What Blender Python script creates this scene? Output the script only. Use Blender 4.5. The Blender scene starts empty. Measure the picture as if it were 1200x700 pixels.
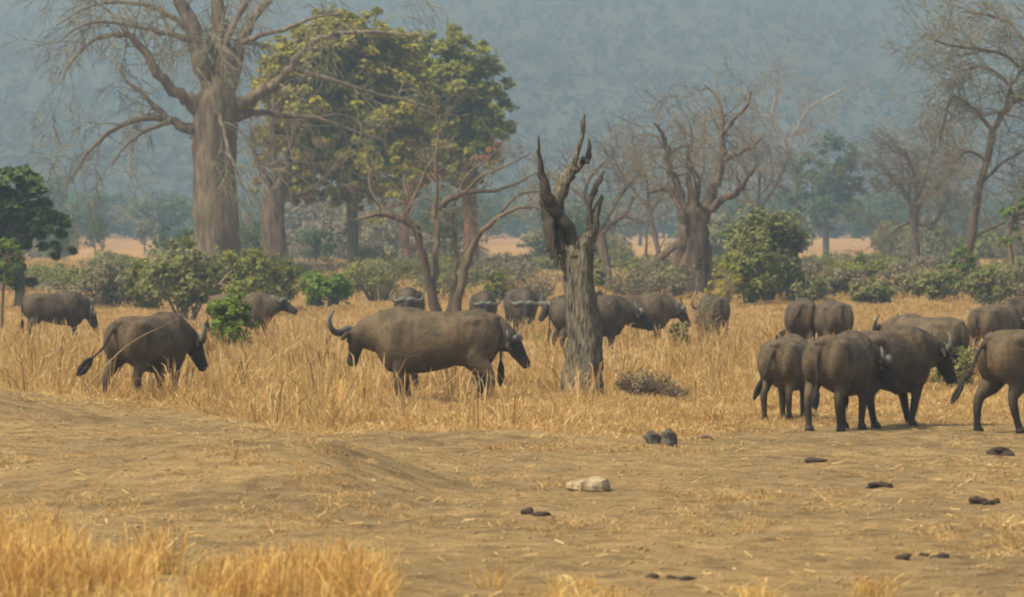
import bpy, math, random
import numpy as np
from mathutils import Vector, Matrix

R = math.radians
random.seed(7); rng = np.random.default_rng(7)
scene = bpy.context.scene
C = scene.collection

# ------------------------------------------------------------------ camera, sky, sun, exposure
FPX, HORIZON, CAM_H = 6000.0, 300.0, 2.5        # focal length in photo pixels, horizon row, eye height (open vehicle)
cd = bpy.data.cameras.new('camera'); cam = bpy.data.objects.new('camera', cd); C.objects.link(cam)
cam.location = (0, 0, CAM_H); cam.rotation_euler = (R(90) - math.atan(50 / FPX), 0, 0)
cd.sensor_width = 36; cd.lens = 36 * FPX / 1200; cd.clip_start = 0.5; cd.clip_end = 12000
cd.dof.use_dof = True; cd.dof.focus_distance = 86; cd.dof.aperture_fstop = 5.0
scene.camera = cam

SUN_EL, SUN_AZ = R(54), R(-122)                 # azimuth from +Y towards +X: high, behind the camera to the left
world = bpy.data.worlds.new('World'); scene.world = world; world.use_nodes = True
wn, wl = world.node_tree.nodes, world.node_tree.links
sky = wn.new('ShaderNodeTexSky'); sky.sky_type = 'NISHITA'; sky.sun_disc = False
sky.sun_elevation = SUN_EL; sky.sun_rotation = SUN_AZ; sky.dust_density = 4.0; sky.air_density = 1.0
hsv = wn.new('ShaderNodeHueSaturation'); hsv.inputs['Saturation'].default_value = .25          # smoke-dulled sky
wl.new(sky.outputs[0], hsv.inputs['Color']); wl.new(hsv.outputs[0], wn['Background'].inputs[0]); wn['Background'].inputs[1].default_value = 0.085
sl = bpy.data.lights.new('sun', 'SUN'); sl.energy = 3.3; sl.angle = R(7); sl.color = (1.0, 0.85, 0.57)
sun = bpy.data.objects.new('sun', sl); C.objects.link(sun)
sd = Vector((math.sin(SUN_AZ) * math.cos(SUN_EL), math.cos(SUN_AZ) * math.cos(SUN_EL), math.sin(SUN_EL)))
sun.rotation_euler = sd.to_track_quat('Z', 'Y').to_euler(); sun.location = (-30, -40, 60)
vs = scene.view_settings
vs.view_transform = 'Standard'; vs.look = 'None'; vs.gamma = 1; vs.use_curve_mapping = False; vs.exposure = 1.27
scene.render.engine = 'CYCLES'
cy = scene.cycles
cy.use_denoising = True; cy.max_bounces = 5; cy.diffuse_bounces = 3; cy.glossy_bounces = 2
cy.transmission_bounces = 3; cy.transparent_max_bounces = 4; cy.volume_bounces = 0
cy.filter_width = 2.0; cy.caustics_reflective = False; cy.caustics_refractive = False

# ------------------------------------------------------------------ helpers
def P(px, py, d):
    """a point seen at a photo pixel, d metres down range"""
    return Vector(((px - 600) / FPX * d, d, CAM_H + (HORIZON - py) / FPX * d))

def X(px, d): return (px - 600) / FPX * d

_tab = np.random.default_rng(3).random((256, 256))
def vnoise(x, y):
    xi, yi = np.floor(x).astype(int), np.floor(y).astype(int)
    fx, fy = x - xi, y - yi
    fx, fy = fx * fx * (3 - 2 * fx), fy * fy * (3 - 2 * fy)
    t = lambda a, b: _tab[a & 255, b & 255]
    return (t(xi, yi) * (1 - fx) + t(xi + 1, yi) * fx) * (1 - fy) + (t(xi, yi + 1) * (1 - fx) + t(xi + 1, yi + 1) * fx) * fy
def fbm(x, y, o=4):
    s, a, n = 0, 1, 0
    for k in range(o):
        s = s + a * vnoise(x * 2 ** k + 17 * k, y * 2 ** k + 31 * k); n += a; a *= .5
    return s / n - .5

def terrain(x, y):
    x = np.asarray(x, float); y = np.asarray(y, float)
    base = np.interp(y, [-200, 130, 155, 180, 215, 250, 350, 500, 800, 1300, 1700, 6000],
                     [0, 0, -.02, .16, .66, 1.0, 1.45, 2.1, 4.6, 10, 16, 60])
    px = 600 + x / np.maximum(y, 20) * FPX
    g = lambda cx, cy_, sx, sy, h, a=0: h * np.exp(-((((x - cx) * math.cos(a) + (y - cy_) * math.sin(a)) / sx) ** 2 + ((-(x - cx) * math.sin(a) + (y - cy_) * math.cos(a)) / sy) ** 2))
    z = base + g(-9.6, 74, 3.4, 9.0, .60, R(-12)) * np.clip((86 - y) / 7, 0, 1) + np.where(x < -2.3, g(-2.3, 56, 3.2, 4.8, .54), g(-2.3, 56, 1.1, 4.8, .54)) + g(-.9, 69.5, 2.2, 1.8, .13) + g(7, 66, 5, 7, -.12) + g(9.5, 75, 5, 6, -.03)
    amp = np.clip((140 - y) / 40, .25, 1)
    z = z + amp * (np.interp(y, [60, 90], [.16, .07]) * fbm(x * .22, y * .12, 3) + .07 * fbm(x * 1.1, y * .8, 3)) + .085 * amp * fbm(x * 3.1, y * 2.2, 3)
    z = z + np.clip((y - 200) / 300, 0, 1) * 1.4 * fbm(x * .012, y * .008, 3)
    return z
def gz(x, y): return float(terrain(np.array([x]), np.array([y]))[0])

def grass_edge(px):
    """distance at which the standing grass begins, along the bare track"""
    return np.interp(px, [-400, 0, 100, 200, 300, 400, 470, 600, 700, 800, 900, 1000, 1200, 1600],
                     [81, 80.5, 80, 78, 73, 69, 69.5, 70.5, 70.5, 71, 74, 77, 78, 79])

def new_obj(name, verts, faces, mat, parent=None, smooth=False, attrs=None):
    me = bpy.data.meshes.new(name)
    if isinstance(verts, np.ndarray) and isinstance(faces, np.ndarray):
        n, k = faces.shape
        me.vertices.add(len(verts)); me.vertices.foreach_set('co', np.ascontiguousarray(verts, np.float32).ravel())
        me.loops.add(n * k); me.loops.foreach_set('vertex_index', np.ascontiguousarray(faces, np.int32).ravel())
        me.polygons.add(n); me.polygons.foreach_set('loop_start', np.arange(0, n * k, k, dtype=np.int32))
        me.update(calc_edges=True)
    else:
        me.from_pydata([tuple(v) for v in verts], [], faces)
    for an, (dom, vals) in (attrs or {}).items():
        a = me.attributes.new(an, 'FLOAT', dom); a.data.foreach_set('value', np.ascontiguousarray(vals, np.float32))
    if smooth: me.polygons.foreach_set('use_smooth', np.ones(len(me.polygons), bool))
    if mat: me.materials.append(mat)
    o = bpy.data.objects.new(name, me); C.objects.link(o)
    if parent: o.parent = parent
    return o

def empty(name, loc, label=None, cat=None, group=None, rz=0):
    o = bpy.data.objects.new(name, None); C.objects.link(o); o.location = loc; o.rotation_euler = (0, 0, rz)
    o.empty_display_size = .3
    tag(o, label, cat, group); return o
def tag(o, label=None, cat=None, group=None, kind=None):
    for k, v in (('label', label), ('category', cat), ('group', group), ('kind', kind)):
        if v: o[k] = v
    return o

# ------------------------------------------------------------------ materials
def nodes(m):
    m.use_nodes = True
    return m.node_tree.nodes, m.node_tree.links, m.node_tree.nodes['Principled BSDF']
def ramp(n, stops):
    r = n.new('ShaderNodeValToRGB'); e = r.color_ramp.elements
    while len(e) < len(stops): e.new(.5)
    for i, (p, c) in enumerate(stops): e[i].position = p; e[i].color = (*c, 1)
    return r
def noise_tex(n, l, scale, detail=4, vec=None, rough=.55):
    t = n.new('ShaderNodeTexNoise'); t.inputs['Scale'].default_value = scale; t.inputs['Detail'].default_value = detail
    t.inputs['Roughness'].default_value = rough
    if vec is not None: l.new(vec, t.inputs['Vector'])
    return t
def mix(n, l, fac, a, b, mode='MIX'):
    m = n.new('ShaderNodeMix'); m.data_type = 'RGBA'; m.blend_type = mode
    for sock, v in ((m.inputs[0], fac), (m.inputs[6], a), (m.inputs[7], b)):
        if hasattr(v, 'is_linked'): l.new(v, sock)
        elif isinstance(v, (int, float)): sock.default_value = v
        else: sock.default_value = (*v, 1)
    return m.outputs[2]
def bump(n, l, h, strength, dist, bsdf):
    b = n.new('ShaderNodeBump'); b.inputs['Strength'].default_value = strength; b.inputs['Distance'].default_value = dist
    l.new(h, b.inputs['Height']); l.new(b.outputs[0], bsdf.inputs['Normal'])
def obj_coord(n, l, scale=(1, 1, 1)):
    t = n.new('ShaderNodeTexCoord'); m = n.new('ShaderNodeMapping'); m.inputs['Scale'].default_value = scale
    l.new(t.outputs['Object'], m.inputs[0]); return m.outputs[0]

def mat_ground():
    m = bpy.data.materials.new('dry_earth'); n, l, b = nodes(m)
    g = n.new('ShaderNodeNewGeometry').outputs['Position']
    big = noise_tex(n, l, .35, 5, g); mid = noise_tex(n, l, 2.6, 6, g, .65); fine = noise_tex(n, l, 22, 5, g, .7)
    dirt = ramp(n, [(.28, (.125, .085, .040)), (.47, (.280, .195, .096)), (.70, (.400, .292, .150))]); l.new(mid.outputs[0], dirt.inputs[0])
    tone = ramp(n, [(.35, (.78, .77, .74)), (.65, (1.12, 1.08, 1.0))]); l.new(big.outputs[0], tone.inputs[0])
    dcol = mix(n, l, 1.0, dirt.outputs[0], tone.outputs[0], 'MULTIPLY')
    speck = ramp(n, [(.32, (.5, .47, .4)), (.48, (1, 1, 1)), (.68, (1.35, 1.3, 1.15))]); l.new(fine.outputs[0], speck.inputs[0])
    dcol = mix(n, l, .8, dcol, speck.outputs[0], 'MULTIPLY')
    straw = ramp(n, [(.3, (.26, .155, .06)), (.55, (.44, .275, .105)), (.8, (.52, .36, .17))]); l.new(mid.outputs[0], straw.inputs[0])
    a = n.new('ShaderNodeAttribute'); a.attribute_name = 'straw'
    col = mix(n, l, a.outputs['Fac'], dcol, straw.outputs[0])
    far = ramp(n, [(.3, (.34, .180, .070)), (.6, (.47, .265, .100)), (.85, (.52, .32, .135))])
    fn = noise_tex(n, l, .05, 5, g); l.new(fn.outputs[0], far.inputs[0])
    a2 = n.new('ShaderNodeAttribute'); a2.attribute_name = 'plain'
    l.new(mix(n, l, a2.outputs['Fac'], col, far.outputs[0]), b.inputs['Base Color'])
    b.inputs['Roughness'].default_value = .95; b.inputs['Specular IOR Level'].default_value = .1
    mx = n.new('ShaderNodeMath'); mx.operation = 'MULTIPLY_ADD'; l.new(fine.outputs[0], mx.inputs[0]); mx.inputs[1].default_value = .35; l.new(mid.outputs[0], mx.inputs[2])
    bump(n, l, mx.outputs[0], 1.0, .22, b)
    return m
def mat_hide(name, c0, c1, dark):
    m = bpy.data.materials.new(name); n, l, b = nodes(m)
    v = obj_coord(n, l); a = noise_tex(n, l, 2.0, 8, v, .68); f = noise_tex(n, l, 30, 4, v, .6)
    r = ramp(n, [(.43, c0), (.57, c1)]); l.new(a.outputs[0], r.inputs[0])
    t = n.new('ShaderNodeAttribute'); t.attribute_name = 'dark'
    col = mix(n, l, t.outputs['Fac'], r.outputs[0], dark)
    sp = ramp(n, [(.3, (.75, .74, .72)), (.7, (1.2, 1.18, 1.12))]); l.new(f.outputs[0], sp.inputs[0])
    l.new(mix(n, l, .6, col, sp.outputs[0], 'MULTIPLY'), b.inputs['Base Color'])
    b.inputs['Roughness'].default_value = .72; b.inputs['Specular IOR Level'].default_value = .3
    w = noise_tex(n, l, 7, 3, obj_coord(n, l, (1, 1, .45)), .5); ad = n.new('ShaderNodeMath'); ad.operation = 'MULTIPLY_ADD'
    l.new(w.outputs[0], ad.inputs[0]); ad.inputs[1].default_value = 2.2; l.new(f.outputs[0], ad.inputs[2])
    bump(n, l, ad.outputs[0], .5, .03, b)
    return m
def mat_plain(name, stops, scale=6, rough=.8, bumpd=.01, stretch=(1, 1, 1), detail=5, spec=.2):
    m = bpy.data.materials.new(name); n, l, b = nodes(m)
    a = noise_tex(n, l, scale, detail, obj_coord(n, l, stretch), .62)
    r = ramp(n, stops); l.new(a.outputs[0], r.inputs[0]); l.new(r.outputs[0], b.inputs['Base Color'])
    b.inputs['Roughness'].default_value = rough; b.inputs['Specular IOR Level'].default_value = spec
    if bumpd: bump(n, l, a.outputs[0], .8, bumpd, b)
    return m
def mat_leaf(name, stops, trans=.3):
    """leaf or straw faces: hue from the per-face 'var' attribute, some light let through"""
    m = bpy.data.materials.new(name); n, l, b = nodes(m); out = n['Material Output']
    a = n.new('ShaderNodeAttribute'); a.attribute_name = 'var'
    r = ramp(n, stops); fac = a.outputs['Fac']
    if 'grass' in name:
        oi = n.new('ShaderNodeObjectInfo'); gp = n.new('ShaderNodeNewGeometry'); nz = noise_tex(n, l, .55, 3, gp.outputs['Position'])
        m1 = n.new('ShaderNodeMath'); m1.operation = 'MULTIPLY_ADD'; l.new(oi.outputs['Random'], m1.inputs[0]); m1.inputs[1].default_value = .55; l.new(fac, m1.inputs[2])
        m2 = n.new('ShaderNodeMath'); m2.operation = 'MULTIPLY_ADD'; l.new(nz.outputs[0], m2.inputs[0]); m2.inputs[1].default_value = 1.1; l.new(m1.outputs[0], m2.inputs[2])
        m3 = n.new('ShaderNodeMath'); m3.operation = 'SUBTRACT'; l.new(m2.outputs[0], m3.inputs[0]); m3.inputs[1].default_value = .82; fac = m3.outputs[0]
    l.new(fac, r.inputs[0])
    l.new(r.outputs[0], b.inputs['Base Color']); b.inputs['Roughness'].default_value = .75; b.inputs['Specular IOR Level'].default_value = .15
    t = n.new('ShaderNodeBsdfTranslucent'); l.new(r.outputs[0], t.inputs[0])
    s = n.new('ShaderNodeMixShader'); s.inputs[0].default_value = trans
    l.new(b.outputs[0], s.inputs[1]); l.new(t.outputs[0], s.inputs[2]); l.new(s.outputs[0], out.inputs[0])
    return m

M = {}
M['ground'] = mat_ground()
M['hide'] = mat_hide('mud_dusted_hide', (.042, .029, .016), (.098, .068, .038), (.018, .012, .009))
M['hide_dark'] = mat_hide('dark_hide', (.032, .022, .013), (.078, .055, .032), (.016, .011, .009))
M['hide_pale'] = mat_hide('dry_mud_hide', (.054, .038, .021), (.112, .079, .044), (.022, .015, .010))
M['horn'] = mat_plain('horn', [(.3, (.050, .050, .042)), (.7, (.125, .124, .102))], 12, .6, .008, spec=.4)
M['horn_dark'] = mat_plain('dark_horn', [(.3, (.03, .03, .028)), (.7, (.08, .08, .072))], 12, .45, .006, spec=.4)
M['hoof'] = mat_plain('hoof', [(.3, (.02, .017, .015)), (.7, (.05, .042, .035))], 20, .6, 0)
M['eye'] = mat_plain('eye', [(.3, (.008, .006, .005)), (.7, (.012, .01, .008))], 20, .15, 0, spec=.5)
M['hair'] = mat_plain('tail_hair', [(.3, (.014, .011, .010)), (.7, (.03, .024, .02))], 30, .8, .01, (4, 4, 1))
M['snag'] = mat_plain('weathered_wood', [(.35, (.016, .013, .010)), (.48, (.085, .072, .052)), (.68, (.22, .195, .145))], 9, .9, .05, (3, 3, .35), 6)
M['snag_dark'] = mat_plain('rotten_wood', [(.3, (.022, .018, .015)), (.7, (.085, .068, .052))], 9, .9, .05, (3, 3, .35), 6)
M['baobab'] = mat_plain('baobab_bark', [(.32, (.065, .050, .034)), (.48, (.135, .102, .070)), (.66, (.225, .185, .130))], 1.6, .9, .16, (2.0, 2.0, .5), 6)
M['baobab_red'] = mat_plain('reddish_baobab_bark', [(.32, (.048, .034, .024)), (.5, (.105, .076, .052)), (.68, (.175, .135, .095))], 2.0, .9, .16, (2.0, 2.0, .5), 6)
M['bark'] = mat_plain('brown_bark', [(.3, (.070, .050, .033)), (.7, (.175, .130, .088))], 3, .9, .04, (2, 2, .4), 6)
M['bark_red'] = mat_plain('red_brown_bark', [(.3, (.105, .058, .035)), (.7, (.235, .135, .085))], 3, .9, .04, (2, 2, .4), 6)
M['bark_moss'] = mat_plain('mossy_bark', [(.3, (.050, .050, .025)), (.7, (.125, .125, .060))], 3, .9, .04, (2, 2, .4), 6)
M['bark_pale'] = mat_plain('bleached_bark', [(.3, (.22, .19, .145)), (.7, (.38, .335, .26))], 3, .9, .03, (2, 2, .4), 6)
M['bark_yellow'] = mat_plain('yellowish_bark', [(.3, (.16, .115, .055)), (.7, (.33, .25, .13))], 3, .9, .03, (2, 2, .4), 6)
M['twig'] = mat_plain('grey_twigs', [(.3, (.115, .090, .062)), (.7, (.235, .195, .140))], .8, .9, 0)
M['twig_red'] = mat_plain('russet_twigs', [(.3, (.105, .078, .050)), (.7, (.215, .165, .110))], .8, .9, 0)
M['twig_pale'] = mat_plain('pale_twigs', [(.3, (.135, .118, .076)), (.7, (.265, .235, .160))], .8, .9, 0)
M['twig_far'] = mat_plain('far_twigs', [(.3, (.16, .135, .10)), (.7, (.30, .25, .19))], .8, .9, 0)
M['straw'] = mat_leaf('dry_grass', [(0, (.22, .125, .042)), (.3, (.40, .245, .085)), (.65, (.52, .345, .135)), (1, (.62, .47, .25))], .35)
M['straw_gold'] = mat_leaf('golden_grass', [(0, (.36, .190, .055)), (.4, (.56, .345, .105)), (.75, (.64, .44, .16)), (1, (.70, .54, .26))], .4)
M['leaf_olive'] = mat_leaf('olive_leaf', [(0, (.20, .200, .024)), (.5, (.30, .280, .036)), (.85, (.36, .310, .050)), (1, (.39, .24, .06))], .32)
M['leaf_olive2'] = mat_leaf('yellow_green_leaf', [(0, (.18, .200, .024)), (.6, (.27, .275, .036)), (1, (.34, .31, .05))], .32)
M['leaf_green'] = mat_leaf('mid_green_leaf', [(0, (.120, .135, .030)), (.6, (.195, .200, .044)), (1, (.25, .235, .06))], .35)
M['leaf_dark'] = mat_leaf('dark_green_leaf', [(0, (.060, .105, .028)), (.6, (.105, .160, .042)), (1, (.16, .20, .055))], .35)
M['leaf_bright'] = mat_leaf('bright_green_leaf', [(0, (.100, .165, .020)), (.6, (.175, .255, .034)), (1, (.26, .32, .06))], .5)
M['leaf_scrub'] = mat_leaf('grey_scrub_leaf', [(0, (.130, .115, .068)), (.6, (.220, .190, .112)), (1, (.31, .255, .15))], .35)
M['leaf_scrubg'] = mat_leaf('dull_green_leaf', [(0, (.120, .135, .046)), (.6, (.200, .205, .070)), (1, (.27, .25, .095))], .35)
M['leaf_russet'] = mat_leaf('russet_leaf', [(0, (.20, .085, .028)), (.6, (.30, .14, .05)), (1, (.36, .2, .08))], .3)
M['leaf_far'] = mat_leaf('far_green_leaf', [(0, (.040, .080, .028)), (.6, (.080, .125, .042)), (1, (.13, .16, .05))], .4)
M['leaf_wood'] = mat_leaf('hill_woodland', [(0, (.040, .055, .036)), (.35, (.060, .082, .042)), (.6, (.095, .090, .070)), (.85, (.12, .112, .09)), (1, (.085, .13, .045))], .25)
M['rock'] = mat_plain('pale_rock', [(.35, (.12, .082, .045)), (.5, (.27, .21, .125)), (.68, (.38, .325, .205))], 9, .9, .03)
M['stump'] = mat_plain('grey_stump', [(.35, (.035, .031, .028)), (.65, (.125, .115, .100))], 14, .9, .03, (2, 2, .5))
M['dung'] = mat_plain('dung', [(.3, (.020, .013, .010)), (.7, (.065, .042, .030))], 25, .9, .02)
M['clod'] = mat_plain('dirt_clods', [(.3, (.17, .120, .060)), (.7, (.34, .25, .135))], 3, .95, 0)

# ------------------------------------------------------------------ ground and hills
def axis(a, b, step): return list(np.arange(a, b, step))
ys = axis(-60, 34, 6) + axis(34, 60, .16) + axis(60, 96, .13) + axis(96, 130, .5) + axis(130, 260, 1.5) + axis(260, 600, 8) + axis(600, 2400, 45)
xh = axis(0, 11, .14) + axis(11, 16, .3) + axis(16, 50, 1.6) + axis(50, 200, 10) + axis(200, 2200, 120)
xs = np.array([-v for v in xh[:0:-1]] + xh); ys = np.array(ys)
gx, gy = np.meshgrid(xs, ys); gxf, gyf = gx.ravel(), gy.ravel()
zz = terrain(gxf, gyf)
nx, ny = len(xs), len(ys)
idx = np.arange(nx * ny).reshape(ny, nx)
gf = np.stack([idx[:-1, :-1], idx[:-1, 1:], idx[1:, 1:], idx[1:, :-1]], -1).reshape(-1, 4)
gpx = 600 + gxf / np.maximum(gyf, 20) * FPX
e = gyf - grass_edge(gpx) + 5.0 * fbm(gxf * .5, gyf * .3, 4)
right = np.clip((gpx - 620) / 250, 0, 1) * np.clip((92 - gyf) / 14, 0, 1)
straw = np.clip(e / 3.0, 0, 1) * (1 - .55 * right) + .28 * np.clip(1.8 * fbm(gxf * .9, gyf * .5, 4), 0, 1)
plain = np.clip((gyf - 190) / 120, 0, 1)
tag(new_obj('ground', np.stack([gxf, gyf, zz], -1), gf, M['ground'], None, True, {'straw': ('POINT', np.clip(straw, 0, 1)), 'plain': ('POINT', plain)}), kind='structure')

def hill_z(x, y):
    t = np.clip((y - 1350) / 3200, 0, 1)
    z = 12 + 330 * t ** 1.05 + 60 * t * np.clip(x / 1500, -1, 1)
    z = z + np.clip((y - 1350) / 500, 0, 1) * (60 * fbm(x * .0016, y * .0011, 4) + 14 * fbm(x * .011, y * .006, 3)) - 6 * np.clip((1500 - y) / 150, 0, 1)
    return z
hx, hy = np.meshgrid(np.arange(-2000, 2001, 25.), np.arange(1350, 4550, 20.))
hn, hm = hx.shape; hxf, hyf = hx.ravel(), hy.ravel()
hi = np.arange(hn * hm).reshape(hn, hm)
hf = np.stack([hi[:-1, :-1], hi[:-1, 1:], hi[1:, 1:], hi[1:, :-1]], -1).reshape(-1, 4)
M['hill'] = mat_plain('hill_scrub', [(.3, (.055, .068, .040)), (.55, (.080, .086, .056)), (.8, (.105, .102, .072))], .02, 1, 0, (1, 2, 1), 8)
tag(new_obj('hills', np.stack([hxf, hyf, hill_z(hxf, hyf)], -1), hf, M['hill'], None, True), kind='structure')

# ------------------------------------------------------------------ leaves, straw, tubes
def leaf_faces(centres, size, squash=1.0, rg=rng, out=None):
    """one random quad leaf spray per centre -> verts, faces"""
    n = len(centres)
    c0 = centres.mean(0); o_ = centres - c0; o_ /= np.linalg.norm(o_, axis=1)[:, None] + 1e-6
    nv = rg.normal(size=(n, 3)) * .45 + o_ * .55 + np.array([0, 0, .6]); nv /= np.linalg.norm(nv, axis=1)[:, None]      # leaves turn up and outwards
    a = rg.normal(size=(n, 3)); a -= (a * nv).sum(1)[:, None] * nv; a /= np.linalg.norm(a, axis=1)[:, None]
    b = np.cross(nv, a)
    s = (size * rg.uniform(.55, 1.35, n))[:, None]
    a *= s; b *= s * .62; a[:, 2] *= squash; b[:, 2] *= squash
    v = np.stack([centres - a, centres + b, centres + a, centres - b], 1).reshape(-1, 3)
    return v, np.arange(n * 4).reshape(n, 4)
def clump_points(clumps, per, rg=rng):
    """points through each clump (cx,cy,cz,rx,ry,rz), thicker towards its skin; returns points and a hue value per point"""
    pts, var = [], []
    for c in clumps:
        k = max(6, int(per * rg.uniform(.7, 1.3)))
        d = rg.normal(size=(k, 3)); d /= np.linalg.norm(d, axis=1)[:, None]
        r = rg.random(k) ** .45
        q = d * r[:, None] * np.array(c[3:6]); q *= (1 + .22 * rg.normal(size=(k, 1)))
        pts.append(q + np.array(c[:3])); var.append(np.clip(rg.normal(rg.uniform(.25, .75), .16, k), 0, 1))
    return np.concatenate(pts), np.concatenate(var)
def leaves(name, clumps, per, size, mat, parent, origin, rg=rng):
    p, var = clump_points(clumps, per, rg)
    v, f = leaf_faces(p - np.array(origin), size, 1, rg)
    return new_obj(name, v, f, mat, parent, False, {'var': ('FACE', var)})

class Tubes:
    def __init__(s): s.v, s.f, s.n = [], [], 0
    def tube(s, pts, rad, sides=6, knots=0, flat=None):
        pts = np.array([tuple(p) for p in pts], float); k = len(pts); rad = np.asarray(rad, float)
        t = np.gradient(pts, axis=0); t /= np.linalg.norm(t, axis=1)[:, None] + 1e-9
        ref = np.array([.13, .97, .2]) if abs(t[0, 1]) < .8 else np.array([1., .1, .1])
        a = np.cross(t, ref); a /= np.linalg.norm(a, axis=1)[:, None] + 1e-9
        b = np.cross(t, a)
        ang = np.linspace(0, 2 * math.pi, sides, endpoint=False)
        rr = rad[:, None] * np.ones((1, sides))
        if knots:
            lobes = random.uniform(0, 6.28)
            rr = rr * (1 + knots * (.5 * np.sin(3 * ang + lobes) + .35 * np.sin(5 * ang - 2 * lobes) + .3 * np.sin(8 * ang + 3 * lobes))[None, :] + knots * .6 * rng.normal(size=rr.shape) * .5)
        ring = pts[:, None, :] + rr[..., None] * (np.cos(ang)[None, :, None] * a[:, None, :] + np.sin(ang)[None, :, None] * b[:, None, :])
        base = s.n; s.v.append(ring.reshape(-1, 3)); s.n += k * sides
        i = np.arange(k - 1)[:, None] * sides; j = np.arange(sides)[None, :]; j2 = (j + 1) % sides
        q = np.stack([i + j, i + j2, i + sides + j2, i + sides + j], -1).reshape(-1, 4) + base
        s.f.append(q)
    def build(s, name, mat, parent, origin, smooth=True):
        if not s.v: return None
        return new_obj(name, np.concatenate(s.v) - np.array(origin), np.concatenate(s.f), mat, parent, smooth)

def smooth_path(pts, rad, sub=4):
    """Catmull-Rom through hand-placed points"""
    p = [Vector(q) for q in pts]; out, ro = [], []
    for i in range(len(p) - 1):
        p0, p1, p2, p3 = p[max(i - 1, 0)], p[i], p[i + 1], p[min(i + 2, len(p) - 1)]
        for k in range(sub):
            t = k / sub
            out.append(.5 * ((2 * p1) + (p2 - p0) * t + (2 * p0 - 5 * p1 + 4 * p2 - p3) * t * t + (3 * p1 - p0 - 3 * p2 + p3) * t ** 3))
            ro.append(rad[i] * (1 - t) + rad[i + 1] * t)
    out.append(p[-1]); ro.append(rad[-1]); return out, ro

def rnd3(): return Vector((random.gauss(0, 1), random.gauss(0, 1), random.gauss(0, 1)))
def grow(T, p, d, L, r, depth, pr, tips):
    """recursive twig growth; pr: wob, droop, kids, shrink, spread"""
    n = 5 if depth > 0 else 4
    pts, rad = [p.copy()], [r]; d = d.normalized()
    for i in range(n):
        d = (d + rnd3() * pr['wob'] + Vector((0, 0, -1)) * pr['droop'] * (1 + .6 * (pr['depth'] - depth))).normalized()
        p = p + d * (L / n); pts.append(p.copy()); rad.append(max(r * (1 - .75 * (i + 1) / n), pr['rmin'] * .6))
    T.tube(pts, rad, 5 if r > pr['rmin'] * 2.5 else 3)
    if depth > 0:
        for k in range(pr['kids']):
            t = random.uniform(.25, 1.0); i = min(int(t * n), n - 1)
            q = pts[i].lerp(pts[i + 1], t * n - i if t < 1 else 1)
            dd = (pts[i + 1] - pts[i]).normalized()
            c = (dd + rnd3() * pr['spread']).normalized()
            grow(T, q, c, L * random.uniform(*pr['shrink']), max(rad[i] * .62, pr['rmin']), depth - 1, pr, tips)
    else: tips.append((p, d))

def limb(spec, d, wob=0.0, depth_drift=0.0, lw=1.0):
    """a limb from (px, py, width_px) points at range d -> path and radii in metres"""
    pts, rad = [], []
    for i, (x, y, w) in enumerate(spec):
        pts.append(P(x, y, d + depth_drift * i / max(1, len(spec) - 1))); rad.append(w / 2 * d / FPX * lw)
    path, r = smooth_path(pts, rad)
    if wob: path = [q + rnd3() * wob * r[i] if 0 < i < len(path) - 1 else q for i, q in enumerate(path)]
    return path, r

def traced_tree(name, label, cat, d, base, trunk, limbs, bark, twigmat, pr, n_twigs, group=None, extra=0, limb_sides=9, knots=.06, sub_mat=None):
    """tree whose trunk and main limbs follow the photograph; twigs grow from the limbs"""
    org = P(base[0], base[1], d); org.z = gz(org.x, d) - .05
    root = empty(name, org, label, cat, group)
    T = Tubes(); path, r = limb(trunk, d); path[0].z = min(path[0].z, org.z); T.tube(path, r, 22, knots * 1.9)
    T.build('trunk', bark, root, org)
    share = [L[2] if isinstance(L, tuple) and len(L) > 2 else 1.0 for L in limbs] + [1.0] * extra
    paths = [limb(*((L[0], d, .25, L[1], .84) if isinstance(L, tuple) else (L, d, .25, random.uniform(-1.5, 1.5), .84))) for L in limbs]
    for k in range(extra):                                   # boughs reaching towards and away from the viewer
        p0, r0 = path[-1] + rnd3() * r[-1] * .4, r[-1] * random.uniform(.35, .55)
        a = random.choice((-1, 1)); dirv = Vector((random.uniform(-.5, .5), a, random.uniform(.15, .7))).normalized()
        Lh = random.uniform(4, 7); ps = [p0 + dirv * (Lh * t) + Vector((0, 0, .5 * t)) + rnd3() * .15 for t in (0, .25, .5, .75, 1)]
        paths.append(smooth_path(ps, [r0, r0 * .75, r0 * .5, r0 * .3, r0 * .12]))
    for path2, r2 in paths:
        T2 = Tubes(); T2.tube(path2, r2, limb_sides, knots); T2.build('limb', sub_mat or bark, root, org)
    Tw, tips = Tubes(), []
    wts = [sum((b - a).length for a, b in zip(q, q[1:])) for q, _ in paths]; tot = sum(wts)
    for (q, rr), w, sh in zip(paths, wts, share):
        for k in range(max(2, int(n_twigs * w / tot * sh))):
            t = random.uniform(pr.get('start', .25), 1); i = min(int(t * (len(q) - 1)), len(q) - 2)
            dd = (q[i + 1] - q[i]).normalized(); c = (dd * .8 + rnd3() * .7 + Vector((0, 0, pr['lift']))).normalized()
            grow(Tw, q[i], c, pr['len'] * random.uniform(.6, 1.3), max(rr[i] * .4, pr['rmin']) if rr[i] * .4 < pr['rmin'] * 4 else pr['rmin'] * 3, pr['depth'], pr, tips)
    Tw.build('crown', twigmat, root, org)
    return root, tips, org

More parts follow.
